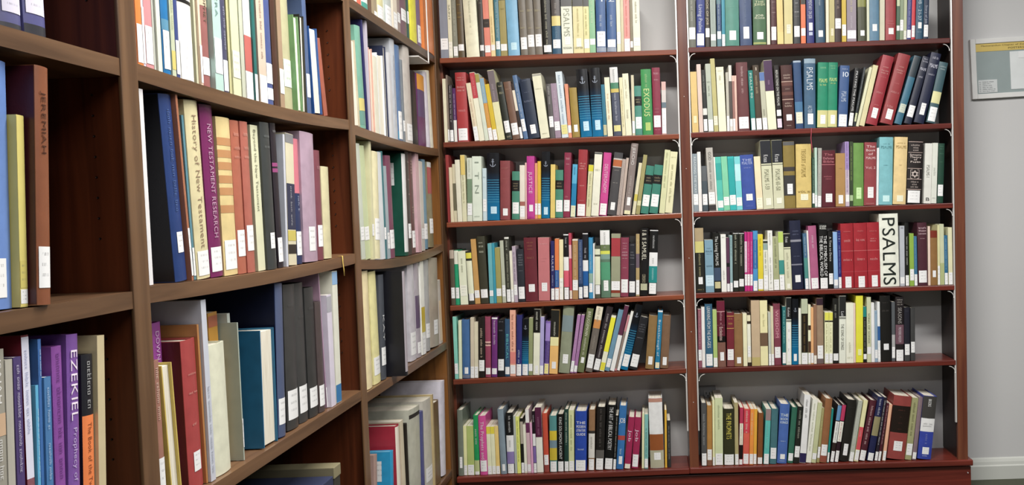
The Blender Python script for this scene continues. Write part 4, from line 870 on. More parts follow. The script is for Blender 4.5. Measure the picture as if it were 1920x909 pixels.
H -7347 194 2388 1500 8 86 1334 109050|t 51.5 76.6 e0f0d8;B 0.4 24.5 b0b880;L 0.4 5.8 ffffff|green book with lime green band, fourth from left, bottom shelf, corner section
H -7120 295 2363 1500 0 54 1336 c84a90|T 26.5 90.4 f8d8e8 The Prophets and;L 5.8 24.6 ffffff|magenta book lettered The Prophets and, fifth from left, bottom shelf, corner section
P -6815 159 1924 1248 -2 75 1337 e8e2b8|B 84.9 99.6 d8c830;L 0.4 17.9 ffffff|slim cream book with yellow top, sixth from left, bottom shelf, corner section
P -6649 154 1916 1316 -4 82 1339 e8e2b8|B 84.8 99.6 d8c830;L 0.4 17.5 ffffff|slim cream book with yellow top, seventh from left, bottom shelf, corner section
P -6487 154 1931 1221 -6 88 1340 e0c070|L 0.4 16.9 ffffff|slim golden book, eighth from left, bottom shelf, corner section
H -6296 234 2598 1500 -20 55 1342 7c8c98|l 4.9 15.2 ffffff|grey blue book, ninth from left, bottom shelf, corner section
H -6050 291 2435 1500 5 89 1344 141414|t 65.5 94.7 d8d8d8;B 36 62.8 f0f0f0;t 43.6 54.6 808080;B 16.2 36 8474a8;L 0.4 15.9 ffffff|black book with white band, tenth from left, bottom shelf, corner section
P -5750 97 2299 1443 3 91 1345 a8b0a8||slim pale grey book, eleventh from left, bottom shelf, corner section
P -5643 141 2276 1498 0 78 1346 d8e070|t 20.8 93 808840|slim pale yellow book, twelfth from left, bottom shelf, corner section
P -5487 115 2198 1500 3 98 1347 1c1c18|B 53.4 93.9 a8a090;L 0.4 19 ffffff|slim black book with taupe top, thirteenth from left, bottom shelf, corner section
P -5363 115 1927 1366 0 97 1348 e8e0c8|L 3 19.1 ffffff|slim cream book, fourteenth from left, bottom shelf, corner section
P -5235 141 2551 1500 -5 66 1349 c8a8b0|B 79 99.6 e8dcd8;B 63.4 79 602850;L 2.4 13.7 ffffff|slim pale pink book with white top, fifteenth from left, bottom shelf, corner section
P -5085 88 2012 1251 0 67 1350 d8a0c0||slim mauve book, sixteenth from left, bottom shelf, corner section
P -4985 114 2480 1500 -0 42 1351 1a1018|t 81.1 93.6 d8d0d8;B 43.6 63.3 f0f0ec;B 16.7 42.7 7860a0;L 0.4 15.8 ffffff|slim black book with purple band, seventeenth from left, bottom shelf, corner section
P -4867 255 2618 1500 0 89 1353 e8e4d0|B 54.1 99.6 501c3c;t 57.5 84.6 a87090|cream book with plum top, eighteenth from left, bottom shelf, corner section
H -4582 199 2361 1500 0 96 1355 c04830|L 12.3 29.3 ffffff;B 0.4 12 8a4038|red book with dark red band, nineteenth from left, bottom shelf, corner section
H -4357 287 2248 1425 23 63 1357 3c7878|B 73.2 99.6 4c8484;B 56.4 73.2 c8b018;B 42.6 56.4 6c8490;B 20.8 42.6 c0a820;L 0.4 18.9 ffffff|teal book with yellow band, twentieth from left, bottom shelf, corner section
H -4051 251 2299 1480 27 78 1359 0c0c0a|T 21.6 95.1 e8e8d8 KING SOLOMON'S ANCIENT;L 0.4 17.7 ffffff|black book, twenty-first from left, bottom shelf, corner section
H -3786 176 2487 1500 31 80 1361 1c3c34|t 42.8 94.6 c8d8c8;L 0.4 16 ffffff|dark teal book, twenty-second from left, bottom shelf, corner section
P -3606 212 2444 1500 31 81 1362 c8cc98|t 34.1 92.3 989c68;L 0.4 16.8 ffffff|cream book, twenty-third from left, bottom shelf, corner section
H -3364 454 2390 1489 41 42 1366 2444a0|H 78.5 83.1 e0e8f8 THE;H 72 76.6 e0e8f8 MODERN;H 65.5 70.5 e0e8f8 LITERATURE;H 59.3 63.6 e0e8f8 GUIDE;h 33.9 38.5 c8d4f0;L 0.4 18 ffffff|bright blue book, wide, twenty-fourth from left, bottom shelf, corner section
H -2838 247 2426 1500 46 85 1369 8c6848|B 60.6 65.2 302c28;B 20.2 60.6 d0ccc4;t 33.1 55.1 585450;L 0.4 18.4 ffffff|brown book with pale grey band, twenty-fifth from left, bottom shelf, corner section
H -2559 331 2521 1500 65 71 1371 1c1816|t 36.8 96.8 68605c;B 18.3 31.5 5c5854;L 0.4 18.3 ffffff|black book with dark grey band, twenty-sixth from left, bottom shelf, corner section
H -2207 344 2584 1500 86 77 1374 0c0c0c|T 30.2 96.6 e8e8e8 THE ART of BIBLICAL POETRY;L 0.4 17.2 ffffff|black book lettered THE ART OF BIBLICAL POETRY, twenty-seventh from left, bottom shelf, corner section
P -1853 110 2173 1500 83 59 1375 1c1a18|t 23.3 97.1 c0c0b8;L 0.4 19.2 ffffff|slim black book, twenty-eighth from left, bottom shelf, corner section
H -1726 282 2542 1500 88 74 1377 2f6ca8|H 72.9 80.8 e0ecf8 JOB;B 45.8 52.8 a84038;t 23 31.7 c8dcf0;l 8 20.3 ffffff|blue book with red band, twenty-ninth from left, bottom shelf, corner section
H -1413 251 2067 1442 119 84 1380 98204c|T 45 81.8 e8c8d8 Job;L 0.4 9.2 e8d8c8|magenta book, thirtieth from left, bottom shelf, corner section
H -1117 265 2051 1303 100 75 1382 98204c|T 46.8 81.6 e8c8d8 Job;L 3.3 27.3 ffffff|magenta book, thirty-first from left, bottom shelf, corner section
P -707 93 2208 1484 39 80 1384 dfdcb0||slim cream book, thirty-second from left, bottom shelf, corner section
P -601 145 2171 1500 35 32 1385 78b0ac|t 21.3 74.5 508078;L 1.8 18.2 ffffff|slim teal book, thirty-third from left, bottom shelf, corner section
H -354 542 2801 1500 0 41 1390 dcece0|B 94.1 99.6 b08070;B 25.3 48.3 8c4c20;B 0.4 25.3 a8a48c;l 11.8 22.1 f4f4ec|very thick pale green and brown book, thirty-fourth from left, bottom shelf, corner section
P 219 79 2309 1452 22 61 1391 d8a828||slim golden book, thirty-fifth from left, bottom shelf, corner section
P 329 132 1880 1186 13 76 1392 2c2c2c|t 17.2 88.1 a0a0a0|slim black book, thirty-sixth from left, bottom shelf, corner section
#R1
H 1670 281 2007 1374 10 45 17888 6e7064|t 50 91.5 d8d8cc;L 15.4 38.2 ffffff|grey green book, first from left, top shelf, outer section
H 1963 324 2004 1318 29 78 17890 2f3f8a|T 29 81.8 dfe3f0 Living Psalms;L 3.3 26.3 ffffff|blue book, second from left, top shelf, outer section
H 2314 183 1963 1289 17 74 17891 3c342c|T 43.3 98.5 e8dcb8 BOOK OF JOB;L 19.1 36.9 ffffff|dark brown book lettered BOOK OF JOB, third from left, top shelf, outer section
P 2522 211 1973 1317 8 33 17892 9aa8a0|t 35.1 91.4 c8d0c8;L 11.9 23.9 ffffff|grey book, fourth from left, top shelf, outer section
H 2772 174 1916 1299 10 63 17893 5a8490|B 31.7 85.4 34507a;t 33.2 91.2 c8d8e0;L 15 30.3 ffffff|teal book with blue spine, fifth from left, top shelf, outer section
P 2959 127 1932 1385 14 46 17894 1c90a8|L 0.4 23.7 ffffff|slim teal book, sixth from left, top shelf, outer section
H 3099 534 2006 1292 15 34 17897 4a9080|h 74.1 76.8 90c8b8;l 11 29 ffffff|thick teal green book, seventh from left, top shelf, outer section
H 3676 464 1959 1326 0 39 17899 3a4f78|B 92.6 99.6 6c7c98;t 47.2 92.6 8c9cb8;l 13.2 36.6 ffffff|thick blue book, eighth from left, top shelf, outer section
H 4184 506 1943 1256 13 52 17902 3f6a42|H 83.2 87.5 dfe4b8 THE;H 77.5 82.5 dfe4b8 JEWISH;H 56.1 60.3 e8ecd0 JOB;H 51.1 54.6 e8ecd0 PROVERBS;l 11 25.3 ffffff;B 1.6 5.2 a8b060|thick green book, ninth from left, top shelf, outer section
P 4717 121 1839 1240 12 43 17903 e8e6d0||slim cream book, tenth from left, top shelf, outer section
H 4872 225 1889 1309 12 44 17904 4e1c22|h 84.4 88.1 e0c8c8;h 72.7 74.9 c8a0a0;h 63.1 66.8 e0c8c8;h 55 56.5 c8a0a0;L 8.6 35.9 ffffff|maroon book, eleventh from left, top shelf, outer section
P 5123 239 1877 1189 0 32 17905 e8d080|B 0.4 24.4 ecd888|pale yellow book, twelfth from left, top shelf, outer section
P 5389 329 1874 1252 14 63 17907 ddd090|l 21.2 39.7 ece8d0|pale yellow book, thirteenth from left, top shelf, outer section
H 5760 253 1859 1284 14 57 17908 3a3c3e|h 81.9 86.4 e8e8e8;h 75.2 77.5 a0a0a0;h 63.3 68.5 e8e8e8;h 55 57.3 c0c0c0;L 13.9 36.3 ffffff|dark grey book, fourteenth from left, top shelf, outer section
P 6044 183 1825 1150 13 73 17910 ee7a48|B 82.4 99.6 3c3a30;L 16.1 32.1 ffffff|orange book with taupe top, fifteenth from left, top shelf, outer section
H 6269 296 1872 1305 13 71 17911 2a2f78|T 50.8 98.3 e8ecf8 COMMENTARY ON JOB;l 25.5 41.9 ffffff;l 15.9 22.6 c8d0e8|blue book lettered COMMENTARY ON JOB, sixteenth from left, top shelf, outer section
H 6625 360 1852 1226 0 47 17913 2f5470|t 74.3 95.2 d0dce8;t 29.3 62.3 6c8ca8;l 12 25.5 ffffff|blue book, seventeenth from left, top shelf, outer section
P 7023 117 1766 1184 16 93 17914 f0ead0||slim cream book, eighteenth from left, top shelf, outer section
P 7143 198 1774 1208 18 30 17915 c8bc7c|l 13.8 29.5 ece4c4|pale yellow book, nineteenth from left, top shelf, outer section
H 7359 262 1800 1259 17 58 17916 3c2622|t 70.5 93.7 d0b8a8;L 28.8 50.5 ffffff|maroon book, twentieth from left, top shelf, outer section
P 7632 169 1733 1150 15 49 17917 d8b82c|L 13.3 38.2 ffffff|slim yellow book, twenty-first from left, top shelf, outer section
P 7831 366 1783 1195 15 59 17919 9a8c98|t 63.9 95.1 f0e8b8;t 28 54.6 e4dce4;L 6.2 24.1 ffffff|grey book, twenty-second from left, top shelf, outer section
H 8257 329 1762 1150 10 38 17921 4a4c34|B 74.6 99.6 8a8c40;l 11.5 23.3 ffffff|dark olive book with olive top, twenty-third from left, top shelf, outer section
P 8613 99 1679 1150 14 88 17922 dfe2c4||slim cream book, twenty-fourth from left, top shelf, outer section
H 8717 371 1749 1150 17 56 17924 5f88a4|l 21.1 36.2 ffffff|blue book, twenty-fifth from left, top shelf, outer section
P 9099 188 1702 1150 25 33 17925 d8d4b8||cream book, twenty-sixth from left, top shelf, outer section
H 9332 408 1758 1150 26 73 17927 a83a40|h 40.5 42.8 e0a8a8;h 34.1 38.1 d89090;l 12.7 26.2 ffffff|red book, twenty-seventh from left, top shelf, outer section
P 9744 121 1624 1150 35 37 17928 3f6448|B 79.5 99.6 c8d4a8;L 21.3 33.3 ffffff|slim dark green book with pale green top, twenty-eighth from left, top shelf, outer section
P 9882 139 1682 1153 37 68 17928 8a9a78|L 20.6 45.5 ffffff|slim grey green book, twenty-ninth from left, top shelf, outer section
P 10026 117 1646 1172 38 54 17929 c0c8a0|L 0.4 20.6 e8e8d8|slim cream book, thirtieth from left, top shelf, outer section
H 10156 169 1673 1150 51 71 17930 3c4488|t 25.1 93.4 c8ccec;L 3.5 21.8 ffffff|slim blue book, thirty-first from left, top shelf, outer section
H 10342 146 1672 1150 43 97 17931 d83440|L 5.1 31.8 ffffff|slim red book, thirty-second from left, top shelf, outer section
H 10508 287 1691 1169 47 87 17932 2a5570|T 42.3 98.3 d0e0e8 JOB - 21-37;l 24.2 38.2 ffffff;h 13.4 19.2 b0c8d8|blue book lettered JOB - 21-37, thirty-third from left, top shelf, outer section
H 10800 197 1618 1155 47 59 17933 20304c|T 36.4 79.4 c0c8d8 Story of Job;L 4.5 32.9 ffffff|navy book, thirty-fourth from left, top shelf, outer section
#R2
P 1706 250 2356 1500 -8 87 14598 e0c078|l 15.5 27.1 ece4b8|golden book, first from left, second shelf, outer section
P 1981 165 2636 1500 -14 75 14599 e0c8bc||slim off-white book, second from left, second shelf, outer section
H 2157 165 2408 1500 -16 56 14600 2c2e2c|t 63.6 90.8 a0a8a0;B 27.3 37.9 e8e8e0;L 1.5 20.5 ffffff|slim black book with white band, third from left, second shelf, outer section
P 2339 202 2636 1500 -22 40 14600 b8c0b0|h 71.5 75 505850;t 52.2 67.4 707868;L 1.1 17.7 ffffff|pale grey book, fourth from left, second shelf, outer section
P 2562 173 2835 1500 -28 72 14601 c0b878|L 8.6 21.4 e8e4cc|pale yellow book, fifth from left, second shelf, outer section
P 2753 294 2499 1500 -22 69 14602 f2eed0|h 73.2 74.3 606050;h 92.5 95.4 808070;t 79.4 86.6 808070|cream book, sixth from left, second shelf, outer section
P 3071 107 2289 1500 0 97 14603 c0bcae|L 0.4 25.9 ffffff|slim pale grey book, seventh from left, second shelf, outer section
P 3185 114 2558 1500 1 98 14603 e0ddd4|B 18.8 75.8 544c48;L 7.3 17.3 ffffff|slim white book with taupe spine, eighth from left, second shelf, outer section
P 3304 92 2150 1447 1 73 14604 e8c0b0|B 22 89.8 a07068;L 0.4 22 ffffff|slim pale pink book with dusty red spine, ninth from left, second shelf, outer section
P 3401 84 2144 1413 0 55 14604 e8c0b0||slim pale pink book, tenth from left, second shelf, outer section
H 3519 448 2655 1500 -13 93 14606 6c3a3c|t 65.4 93.5 e8c8c8;t 54.5 61.3 e0b8b8;L 2.9 20.1 ffffff|thick maroon book, eleventh from left, second shelf, outer section
H 4015 183 2320 1500 -32 30 14607 108078|T 53.6 95.9 d8f0e0 PSALM 90;L 0.4 19.8 ffffff|teal book lettered PSALM 90, twelfth from left, second shelf, outer section
H 4211 242 2516 1500 -36 38 14608 4c3c2c|H 91.8 96.8 e0d8c0 I;t 56.4 83.8 d0b890;L 0.4 18 ffffff|dark brown book, thirteenth from left, second shelf, outer section
P 4472 191 2240 1500 -42 70 14609 c0c0a8|B 85.1 99.6 5a78b0;t 24.1 35.5 686858;L 0.4 20.8 ffffff|cream book with blue top, fourteenth from left, second shelf, outer section
P 4681 331 2691 1500 -49 73 14610 f0eecc|B 55.6 99.6 4a2c50;t 63.1 71.2 b898b8|cream book with plum top, fifteenth from left, second shelf, outer section
H 5033 206 2486 1500 -35 40 14611 1c1412|T 36.8 92.4 f0f0e8 REFLECTIONS ON THE PSALMS;L 20.7 30.2 ffffff;L 2.4 16.3 e8d8e8|black book lettered REFLECTIONS ON, sixteenth from left, second shelf, outer section
H 5288 441 2481 1500 -26 74 14613 4a2420|h 77.6 86.4 e0c8b8;B 73.5 74.7 c8a898;B 67.4 73 6a4038;h 61.5 63.7 e0c8b8;B 52.7 57.8 6a4038;B 45.6 46.8 c8a898;h 33.6 42.4 e0c8b8;l 13 22.6 ffffff;h 4.2 6.4 e8d8c8|dark brown book with silver ornaments, seventeenth from left, second shelf, outer section
H 5768 305 2648 1500 -19 92 14614 2c4c78|B 97 99.6 a8b8c8;B 22.7 39.3 4878a0;L 7.5 24.1 ece8d0|blue book, eighteenth from left, second shelf, outer section
H 6093 441 2699 1500 18 56 14616 3f6482|B 93.1 99.6 90a8b8;T 54.7 87.7 e0e8f0 PSALMS;T 21.6 32.4 d0dce8 ALTER;l 5.4 20.9 ffffff|blue grey book lettered PSALMS, nineteenth from left, second shelf, outer section
H 6590 404 2531 1500 39 60 14618 0c8c68|h 89.1 94.8 a0d8a8;H 69 75.4 d8ec90 PSALMS;h 63.2 67.5 d8ec90;B 0.4 26.5 d8d490;l 5.6 19.3 ffffff|bright green book with yellow foot, first of two, twentieth from left, second shelf, outer section
H 6998 360 2514 1500 39 46 14620 0c8c68|h 89.1 96.3 a0d8a8;H 70.3 76.8 d8ec90 PSALMS;h 65.9 69.5 d8ec90;B 0.4 26.1 d8d490;l 5 18.8 ffffff|bright green book with yellow foot, second of two, twenty-first from left, second shelf, outer section
H 7396 367 2374 1493 65 50 14621 3c5c90|h 92.3 96.1 c8d4e8;H 81.6 89.7 e0e8f4 10;T 40.9 57.8 d0dcf0 PSALMS;L 0.4 20.1 ffffff|blue book numbered ten, twenty-second from left, second shelf, outer section
H 7800 184 2290 1498 146 98 14622 1c1c1c|T 26.4 94.7 f0f0f0 PRAYING THE PSALMS;L 1.4 23.2 ffffff|black book lettered PRAYING THE PSALMS, twenty-third from left, second shelf, outer section
P 7988 88 2333 1480 206 57 14622 2e3438|t 30.5 97.4 b8c0c0;L 8.2 22.6 d0d4a8|slim grey blue book, twenty-fourth from left, second shelf, outer section
P 8101 114 2340 1500 259 97 14623 e4e4c0||slim cream book, twenty-fifth from left, second shelf, outer section
P 8232 202 2409 1500 258 94 14624 e0d8a8||cream book, twenty-sixth from left, second shelf, outer section
H 8466 459 2743 1500 279 72 14626 a02c38|h 82.1 84.8 e8b0a8;h 73.1 80 f0b8b0;h 68.3 69.7 e09898;h 44.2 49 e0a0a0;h 27.6 29.7 e09898;l 9.7 24.2 ffffff|thick red book leaning, first of two, twenty-seventh from left, second shelf, outer section
H 9021 503 2783 1500 291 48 14628 9a3438|h 80.3 83 e8b0a8;h 71.4 78.2 f0b8b0;h 57.1 58.5 e09898;h 42.8 47.6 e0a0a0;h 21.7 27.1 e09898;l 6.7 21 ffffff|thick red book leaning, second of two, twenty-eighth from left, second shelf, outer section
H 9594 294 2737 1500 323 99 14630 3a7088|B 69.4 99.6 303c44;L 16.9 29.5 c8d0c0|teal book with navy top, twenty-ninth from left, second shelf, outer section
H 9970 294 2690 1500 309 65 14631 24283c|h 90.9 98 d8d8e8;H 78.2 84.6 d8d8e8 PSALMS;h 67.6 71.8 d0d0e0;L 10.1 27.1 ffffff|navy book lettered PSALMS, thirtieth from left, second shelf, outer section
H 10354 404 2789 1500 277 59 14633 1e2440|h 89.9 96 d8d8e8;H 78.3 85.1 e0e0f0 PSALMS;h 67.3 71.4 d0d0e0;l 11.9 28.3 ffffff|navy book lettered PSALMS, thirty-first from left, second shelf, outer section
H 10847 349 2398 1500 241 52 14635 3c5c64|h 86.5 94.5 c8d8d8;B 32.2 51.4 e0dca0;L 2.7 25.9 ffffff|teal book with cream band, thirty-second from left, second shelf, outer section
#R3
P 1670 196 2261 1490 -0 99 11507 8c98a0|T 31.7 95 e4ecf0 READING THE WAY;L 11.4 30.1 ffffff|grey blue book lettered READING THE WAY, first from left, third shelf, outer section
P 1871 133 2327 1500 -1 64 11508 eeeae6||slim white book, second from left, third shelf, outer section
H 2021 221 1771 1150 -8 50 11508 48545c|B 66.7 99.6 606468;L 13.8 37.7 ffffff|grey blue book with dark grey top, third from left, third shelf, outer section
P 2280 265 2471 1500 -27 63 11509 b8b4ac|h 93.5 94.9 e8e4dc;T 80.1 93.5 484440 GOD;t 34.1 77.2 706c64;L 11 29.6 ffffff;B 0.6 9.5 3c3838|pale grey book with dark grey band, fourth from left, third shelf, outer section
P 2555 63 2102 1488 -29 39 11509 f0f0e4||slim white book, fifth from left, third shelf, outer section
P 2627 229 2103 1396 -32 74 11509 50c0b0|B 57 88.4 30a8a0;L 5.4 18.5 ffffff|turquoise book with teal band, sixth from left, third shelf, outer section
P 2862 236 2112 1499 -33 61 11510 80d0a8|L 9.3 25 ffffff|green book, seventh from left, third shelf, outer section
P 3105 251 2103 1341 -31 51 11510 28b8b8|B 28.2 96.2 1ca8a8;L 9.8 28.2 ffffff|turquoise book with teal spine, eighth from left, third shelf, outer section
P 3366 232 2096 1328 -29 85 11511 78d4d8|B 54.2 85.7 b8e8ec;L 7.7 23.5 ffffff|turquoise book with pale blue band, ninth from left, third shelf, outer section
H 3617 516 2143 1340 -36 88 11512 3c54a4|H 88.4 92.7 b8c4e8 THE;H 82.4 87.5 b8c4e8 PSALTER;h 74.7 78.1 a8b4e0;l 16.4 28.4 ffffff;h 4.3 8.6 7080c0|royal blue book, tenth from left, third shelf, outer section
P 4145 250 2067 1434 -35 31 11512 f0dfb8|L 2.1 21.6 f4ecd0|cream book, eleventh from left, third shelf, outer section
P 4411 402 2682 1500 -29 67 11513 d4d4b4|B 66.2 99.6 24262c;T 68.3 79.2 e8e8e8 Kraus;B 63.3 64.2 202020;T 28.6 58 707058 PSALMS 1-59;l 5.3 15.6 f0f0dc|cream and black book, first of two, twelfth from left, third shelf, outer section
P 4821 405 2683 1500 -14 49 11514 d4d4b4|B 67 99.6 24262c;T 68.3 79.3 e8e8e8 Kraus;B 64.1 64.9 202020;T 26.7 58.1 707058 PSALMS 60-150;l 7.5 15.7 f0f0dc|cream and black book, second of two, thirteenth from left, third shelf, outer section
H 5241 443 2616 1500 0 95 11515 8c7838|B 94.1 99.6 606060;B 55.6 61.9 403c3c;B 19.1 49.3 3c3c3c;l 21.2 36.6 ffffff|thick olive book with dark grey band, fourteenth from left, third shelf, outer section
H 5701 601 2489 1500 15 85 11516 d8be70|T 48.1 92.3 a08844 TREASURY of PSALMS;l 11.9 21.5 f4ecd0;H 23.7 26.7 705c28 VOL III|thick golden yellow book, fifteenth from left, third shelf, outer section
P 6320 92 1952 1307 20 47 11516 305040|t 28.6 96.3 c0d8c0;L 7.9 28.6 ffffff|slim dark green book, sixteenth from left, third shelf, outer section
P 6420 96 2334 1500 18 49 11517 b8d4c4|L 1.8 20.7 ffffff|slim pale green book, seventeenth from left, third shelf, outer section
P 6522 147 2311 1442 32 41 11517 a8a8a0|t 23.9 93.7 e8e8e0;L 0.4 19.1 ffffff|slim grey book, eighteenth from left, third shelf, outer section
H 6700 535 2211 1500 19 99 11518 5c1c28|H 90.6 94.7 c07078 The;H 83.9 88.1 d08890 Defense;H 78.1 82.3 c07078 Bible;B 74.3 75.3 c07078;h 47.4 55.7 c07078;l 8.3 23.3 ffffff|thick maroon book, nineteenth from left, third shelf, outer section
P 7243 368 2080 1314 18 51 11519 b08850|h 70.8 72.5 806030;l 5.4 21.3 ffffff|tan book, twentieth from left, third shelf, outer section
P 7628 155 2527 1500 12 73 11519 a890c8|B 0.4 56.4 c8b8c8;t 21.5 98.4 6c5488;L 7 17.9 ffffff|slim lilac book with pale grey spine, twenty-first from left, third shelf, outer section
P 7788 133 2520 1500 23 63 11519 3a4830|t 38.9 92.7 a8c068;L 8.3 17 a8c090|slim dark green book, twenty-second from left, third shelf, outer section
H 7931 413 2461 1500 23 75 11520 6c9848|l 11.1 29 c8eca8|green book, twenty-third from left, third shelf, outer section
H 8354 472 2464 1500 33 72 11521 944044|H 91.6 95.4 f0d0d0 The;H 85.7 89.4 f0d0d0 Book;H 79.7 83.5 f0d0d0 of;H 73.3 77.2 f0d0d0 PSALMS;H 57.9 61.9 e8c0c0 Vol. 2;l 11.9 29.1 f8ecec;h 1.5 4.5 e0a0a0|dull red book lettered The Book of Psalms, twenty-fourth from left, third shelf, outer section
P 8836 84 2247 1500 35 82 11521 e8f4f0||slim white book, twenty-fifth from left, third shelf, outer section
H 8924 534 2643 1500 35 38 11522 7cbcc4|h 88.7 91.5 508890;H 83.2 87.3 508890 PSALMS;h 57.5 59.6 386c78;l 4.8 13.8 c8f0f8|wide turquoise book, twenty-sixth from left, third shelf, outer section
H 9489 509 2628 1500 53 83 11523 e8cc90|h 89.4 92.9 a89050;H 83.1 87.7 a88c50 PSALMS;h 57.3 59.4 705c38;l 4.1 13.2 f8ecd0|wide pale peach book, twenty-seventh from left, third shelf, outer section
H 10007 571 2444 1500 61 51 11525 1e1614|B 98.3 99.1 c8b0a8;h 83.3 95.3 e0d0c8;B 81.4 82.1 c8b0a8;H 76.6 79.6 e8d8d0 Synoptic;H 72.8 75.8 e8d8d0 Theory;H 69.1 72.1 e8d8d0 of;H 65.3 68.3 e8d8d0 Psalm;B 55.9 56.6 c8b0a8;X 40.5 54 e0d0c8;B 38.7 39.5 c8b0a8;h 24.7 36.8 d8c8c0;B 22.4 23.2 c8b0a8;L 1.3 20.9 ffffff|black book with a six-pointed star, twenty-eighth from left, third shelf, outer section
P 10686 283 2348 1478 49 67 11525 e0e0d8|T 43.7 64.1 707068 PSALMS I;H 4.5 10 303030 B|white book lettered PSALMS I, twenty-ninth from left, third shelf, outer section
P 10973 213 2356 1476 49 54 11526 dcdfd4|t 46.3 58.8 a0a49c;h 7.3 10.4 808080|white book, thirtieth from left, third shelf, outer section
H 11211 243 2329 1500 47 51 11526 1c4434|h 89 96.9 5c8c74;h 81.1 84.3 5c8c74;h 67.7 70.1 5c8c74;L 11.7 30.7 ffffff|dark green book, thirty-first from left, third shelf, outer section
#R4
H 1676 344 2560 1500 0 67 8307 24241e|B 78.9 99.6 b09c78;B 61.6 78.9 d0c878;t 25.4 60.1 c0b888;l 13.1 24 ffffff;h 3 6.6 a89860|black book with beige top, first from left, fourth shelf, outer section
P 2050 333 2068 1466 0 63 8307 7ca0b4|h 82.8 85.5 405868;H 76.6 80.1 405868 PSALMS;h 72.1 74.8 405868;h 47.9 53.3 405868;L 12.1 32.7 c8e0f0|blue book lettered PSALMS, second from left, fourth shelf, outer section
H 2397 263 2334 1500 0 55 8307 14140f|T 45.2 94.3 f0f0e8 The Living PSALMS;B 19.1 41.3 405068;L 6.4 17.5 c8c090|black book with navy band, third from left, fourth shelf, outer section
P 2669 204 2268 1422 9 82 8307 f0f0e4|h 92.6 97.4 808078;t 20.8 37.1 a0a098|white book, fourth from left, fourth shelf, outer section
P 2883 118 2133 1459 11 71 8307 5c3850|B 46.2 53.2 181818;L 0.4 15 ffffff|slim plum book with black band, fifth from left, fourth shelf, outer section
P 3005 103 2222 1500 17 33 8307 8cacb0|t 64.3 97.5 485c68;L 0.4 16 ffffff|slim grey blue book, sixth from left, fourth shelf, outer section
H 3129 211 2310 1460 20 48 8307 24261e|B 98.6 99.6 e8e8e8;t 47.2 96.7 c8c8b0;L 7.1 18.3 ffffff|black book, seventh from left, fourth shelf, outer section
H 3348 215 2302 1500 22 62 8307 24261e|B 98.6 99.6 e8e8e8;t 43.8 96.7 c8c8b0;L 8.4 21.2 ffffff|black book, eighth from left, fourth shelf, outer section
P 3585 96 2330 1500 20 94 8307 c02880|B 31.8 84.1 f0d0e0;t 31.8 82.6 c02880;L 9.5 28.6 ffffff|slim magenta book with off-white spine, ninth from left, fourth shelf, outer section
P 3685 107 2327 1500 24 92 8307 c82878|t 30.1 84.1 f8d8e8;L 9.4 28.5 ffffff|slim magenta book, tenth from left, fourth shelf, outer section
P 3797 100 2324 1441 24 68 8307 c02880|t 30 84.1 f8d8e8;L 9.3 28.4 ffffff|slim magenta book, eleventh from left, fourth shelf, outer section
H 3907 185 2366 1500 23 31 8307 4894cc|B 37.2 85.6 2868a8;t 38.8 84.1 b0d4f0;L 0.4 16.9 ffffff|light blue book with blue band, twelfth from left, fourth shelf, outer section
P 4113 204 2222 1492 15 84 8307 e0cc14|t 62.5 92.4 b09c10;L 2.5 20.8 ffffff|yellow book, thirteenth from left, fourth shelf, outer section
P 4332 178 1994 1416 9 60 8307 dfe0d0|B 93.4 98.1 384038;B 80.5 92.5 90a8a0;t 39.7 76.8 60645c;L 2.5 30.4 ffffff|white book with grey green top, fourteenth from left, fourth shelf, outer section
P 4526 189 2357 1500 3 70 8307 f0f0e4|t 74 96 888880;t 11.2 55.2 a8a8a0;h 2.6 5 606058|white book, fifteenth from left, fourth shelf, outer section
P 4735 222 2109 1341 -4 80 8307 a8ac80|t 42.1 96.4 707458;L 0.4 20.1 ffffff|olive book, sixteenth from left, fourth shelf, outer section
P 4971 196 2306 1480 -9 74 8307 d8dcb8|B 81.4 99.6 b8d060;B 26.9 51 389088;L 0.4 25.3 ffffff|cream book with teal band, seventeenth from left, fourth shelf, outer section
P 5184 266 2209 1428 -15 64 8307 d4d4b4|B 76.3 99.6 1c1c1c;T 84.7 94.7 e8e8e8 Kraus;B 72.8 73.8 202020;t 21.1 66.3 a0a088;l 2.6 11 f0f0dc|cream book with black top, eighteenth from left, fourth shelf, outer section
H 5477 433 2720 1500 -25 94 8307 20243c|h 83.3 86 7880a0;h 78.5 81.3 7880a0;B 69 72.2 90909c;h 47.3 49.3 7880a0;B 35 37 808090;l 10.5 20.7 ffffff|thick navy book, nineteenth from left, fourth shelf, outer section
H 5967 148 2201 1410 -22 57 8307 487090|t 60.5 94 c8dce8;B 20.1 56.3 4c9088;L 0.4 19.3 ffffff|slim blue book with teal band, twentieth from left, fourth shelf, outer section
P 6122 67 2310 1453 -24 57 8307 e8e4e0||slim white book, twenty-first from left, fourth shelf, outer section
H 6210 318 2490 1500 -29 90 8307 b05c84|t 64.8 84.9 f0d0e0;L 0.4 17.2 ffffff|magenta book, twenty-second from left, fourth shelf, outer section
H 6549 333 2570 1500 0 44 8307 0e0e0c|H 94.3 97.2 e8e8e0 OTHMAR;H 91.2 94 e8e8e0 KEEL;T 19.3 81.1 f0f0ea THE SYMBOLISM OF/THE BIBLICAL WORLD;L 0.4 16.7 ffffff|black book lettered The Symbolism of the Biblical World, twenty-third from left, fourth shelf, outer section
H 6902 185 2243 1486 0 51 8307 10100e|T 48.1 90.9 e0e0d8 A Time to Dance;L 7.6 26.6 ffffff|black book lettered A Time, twenty-fourth from left, fourth shelf, outer section
P 7106 172 2218 1500 -0 88 8307 8cb4e4|L 4.8 15.7 ffffff;B 0.4 4.4 b0b8c0|light blue book, twenty-fifth from left, fourth shelf, outer section
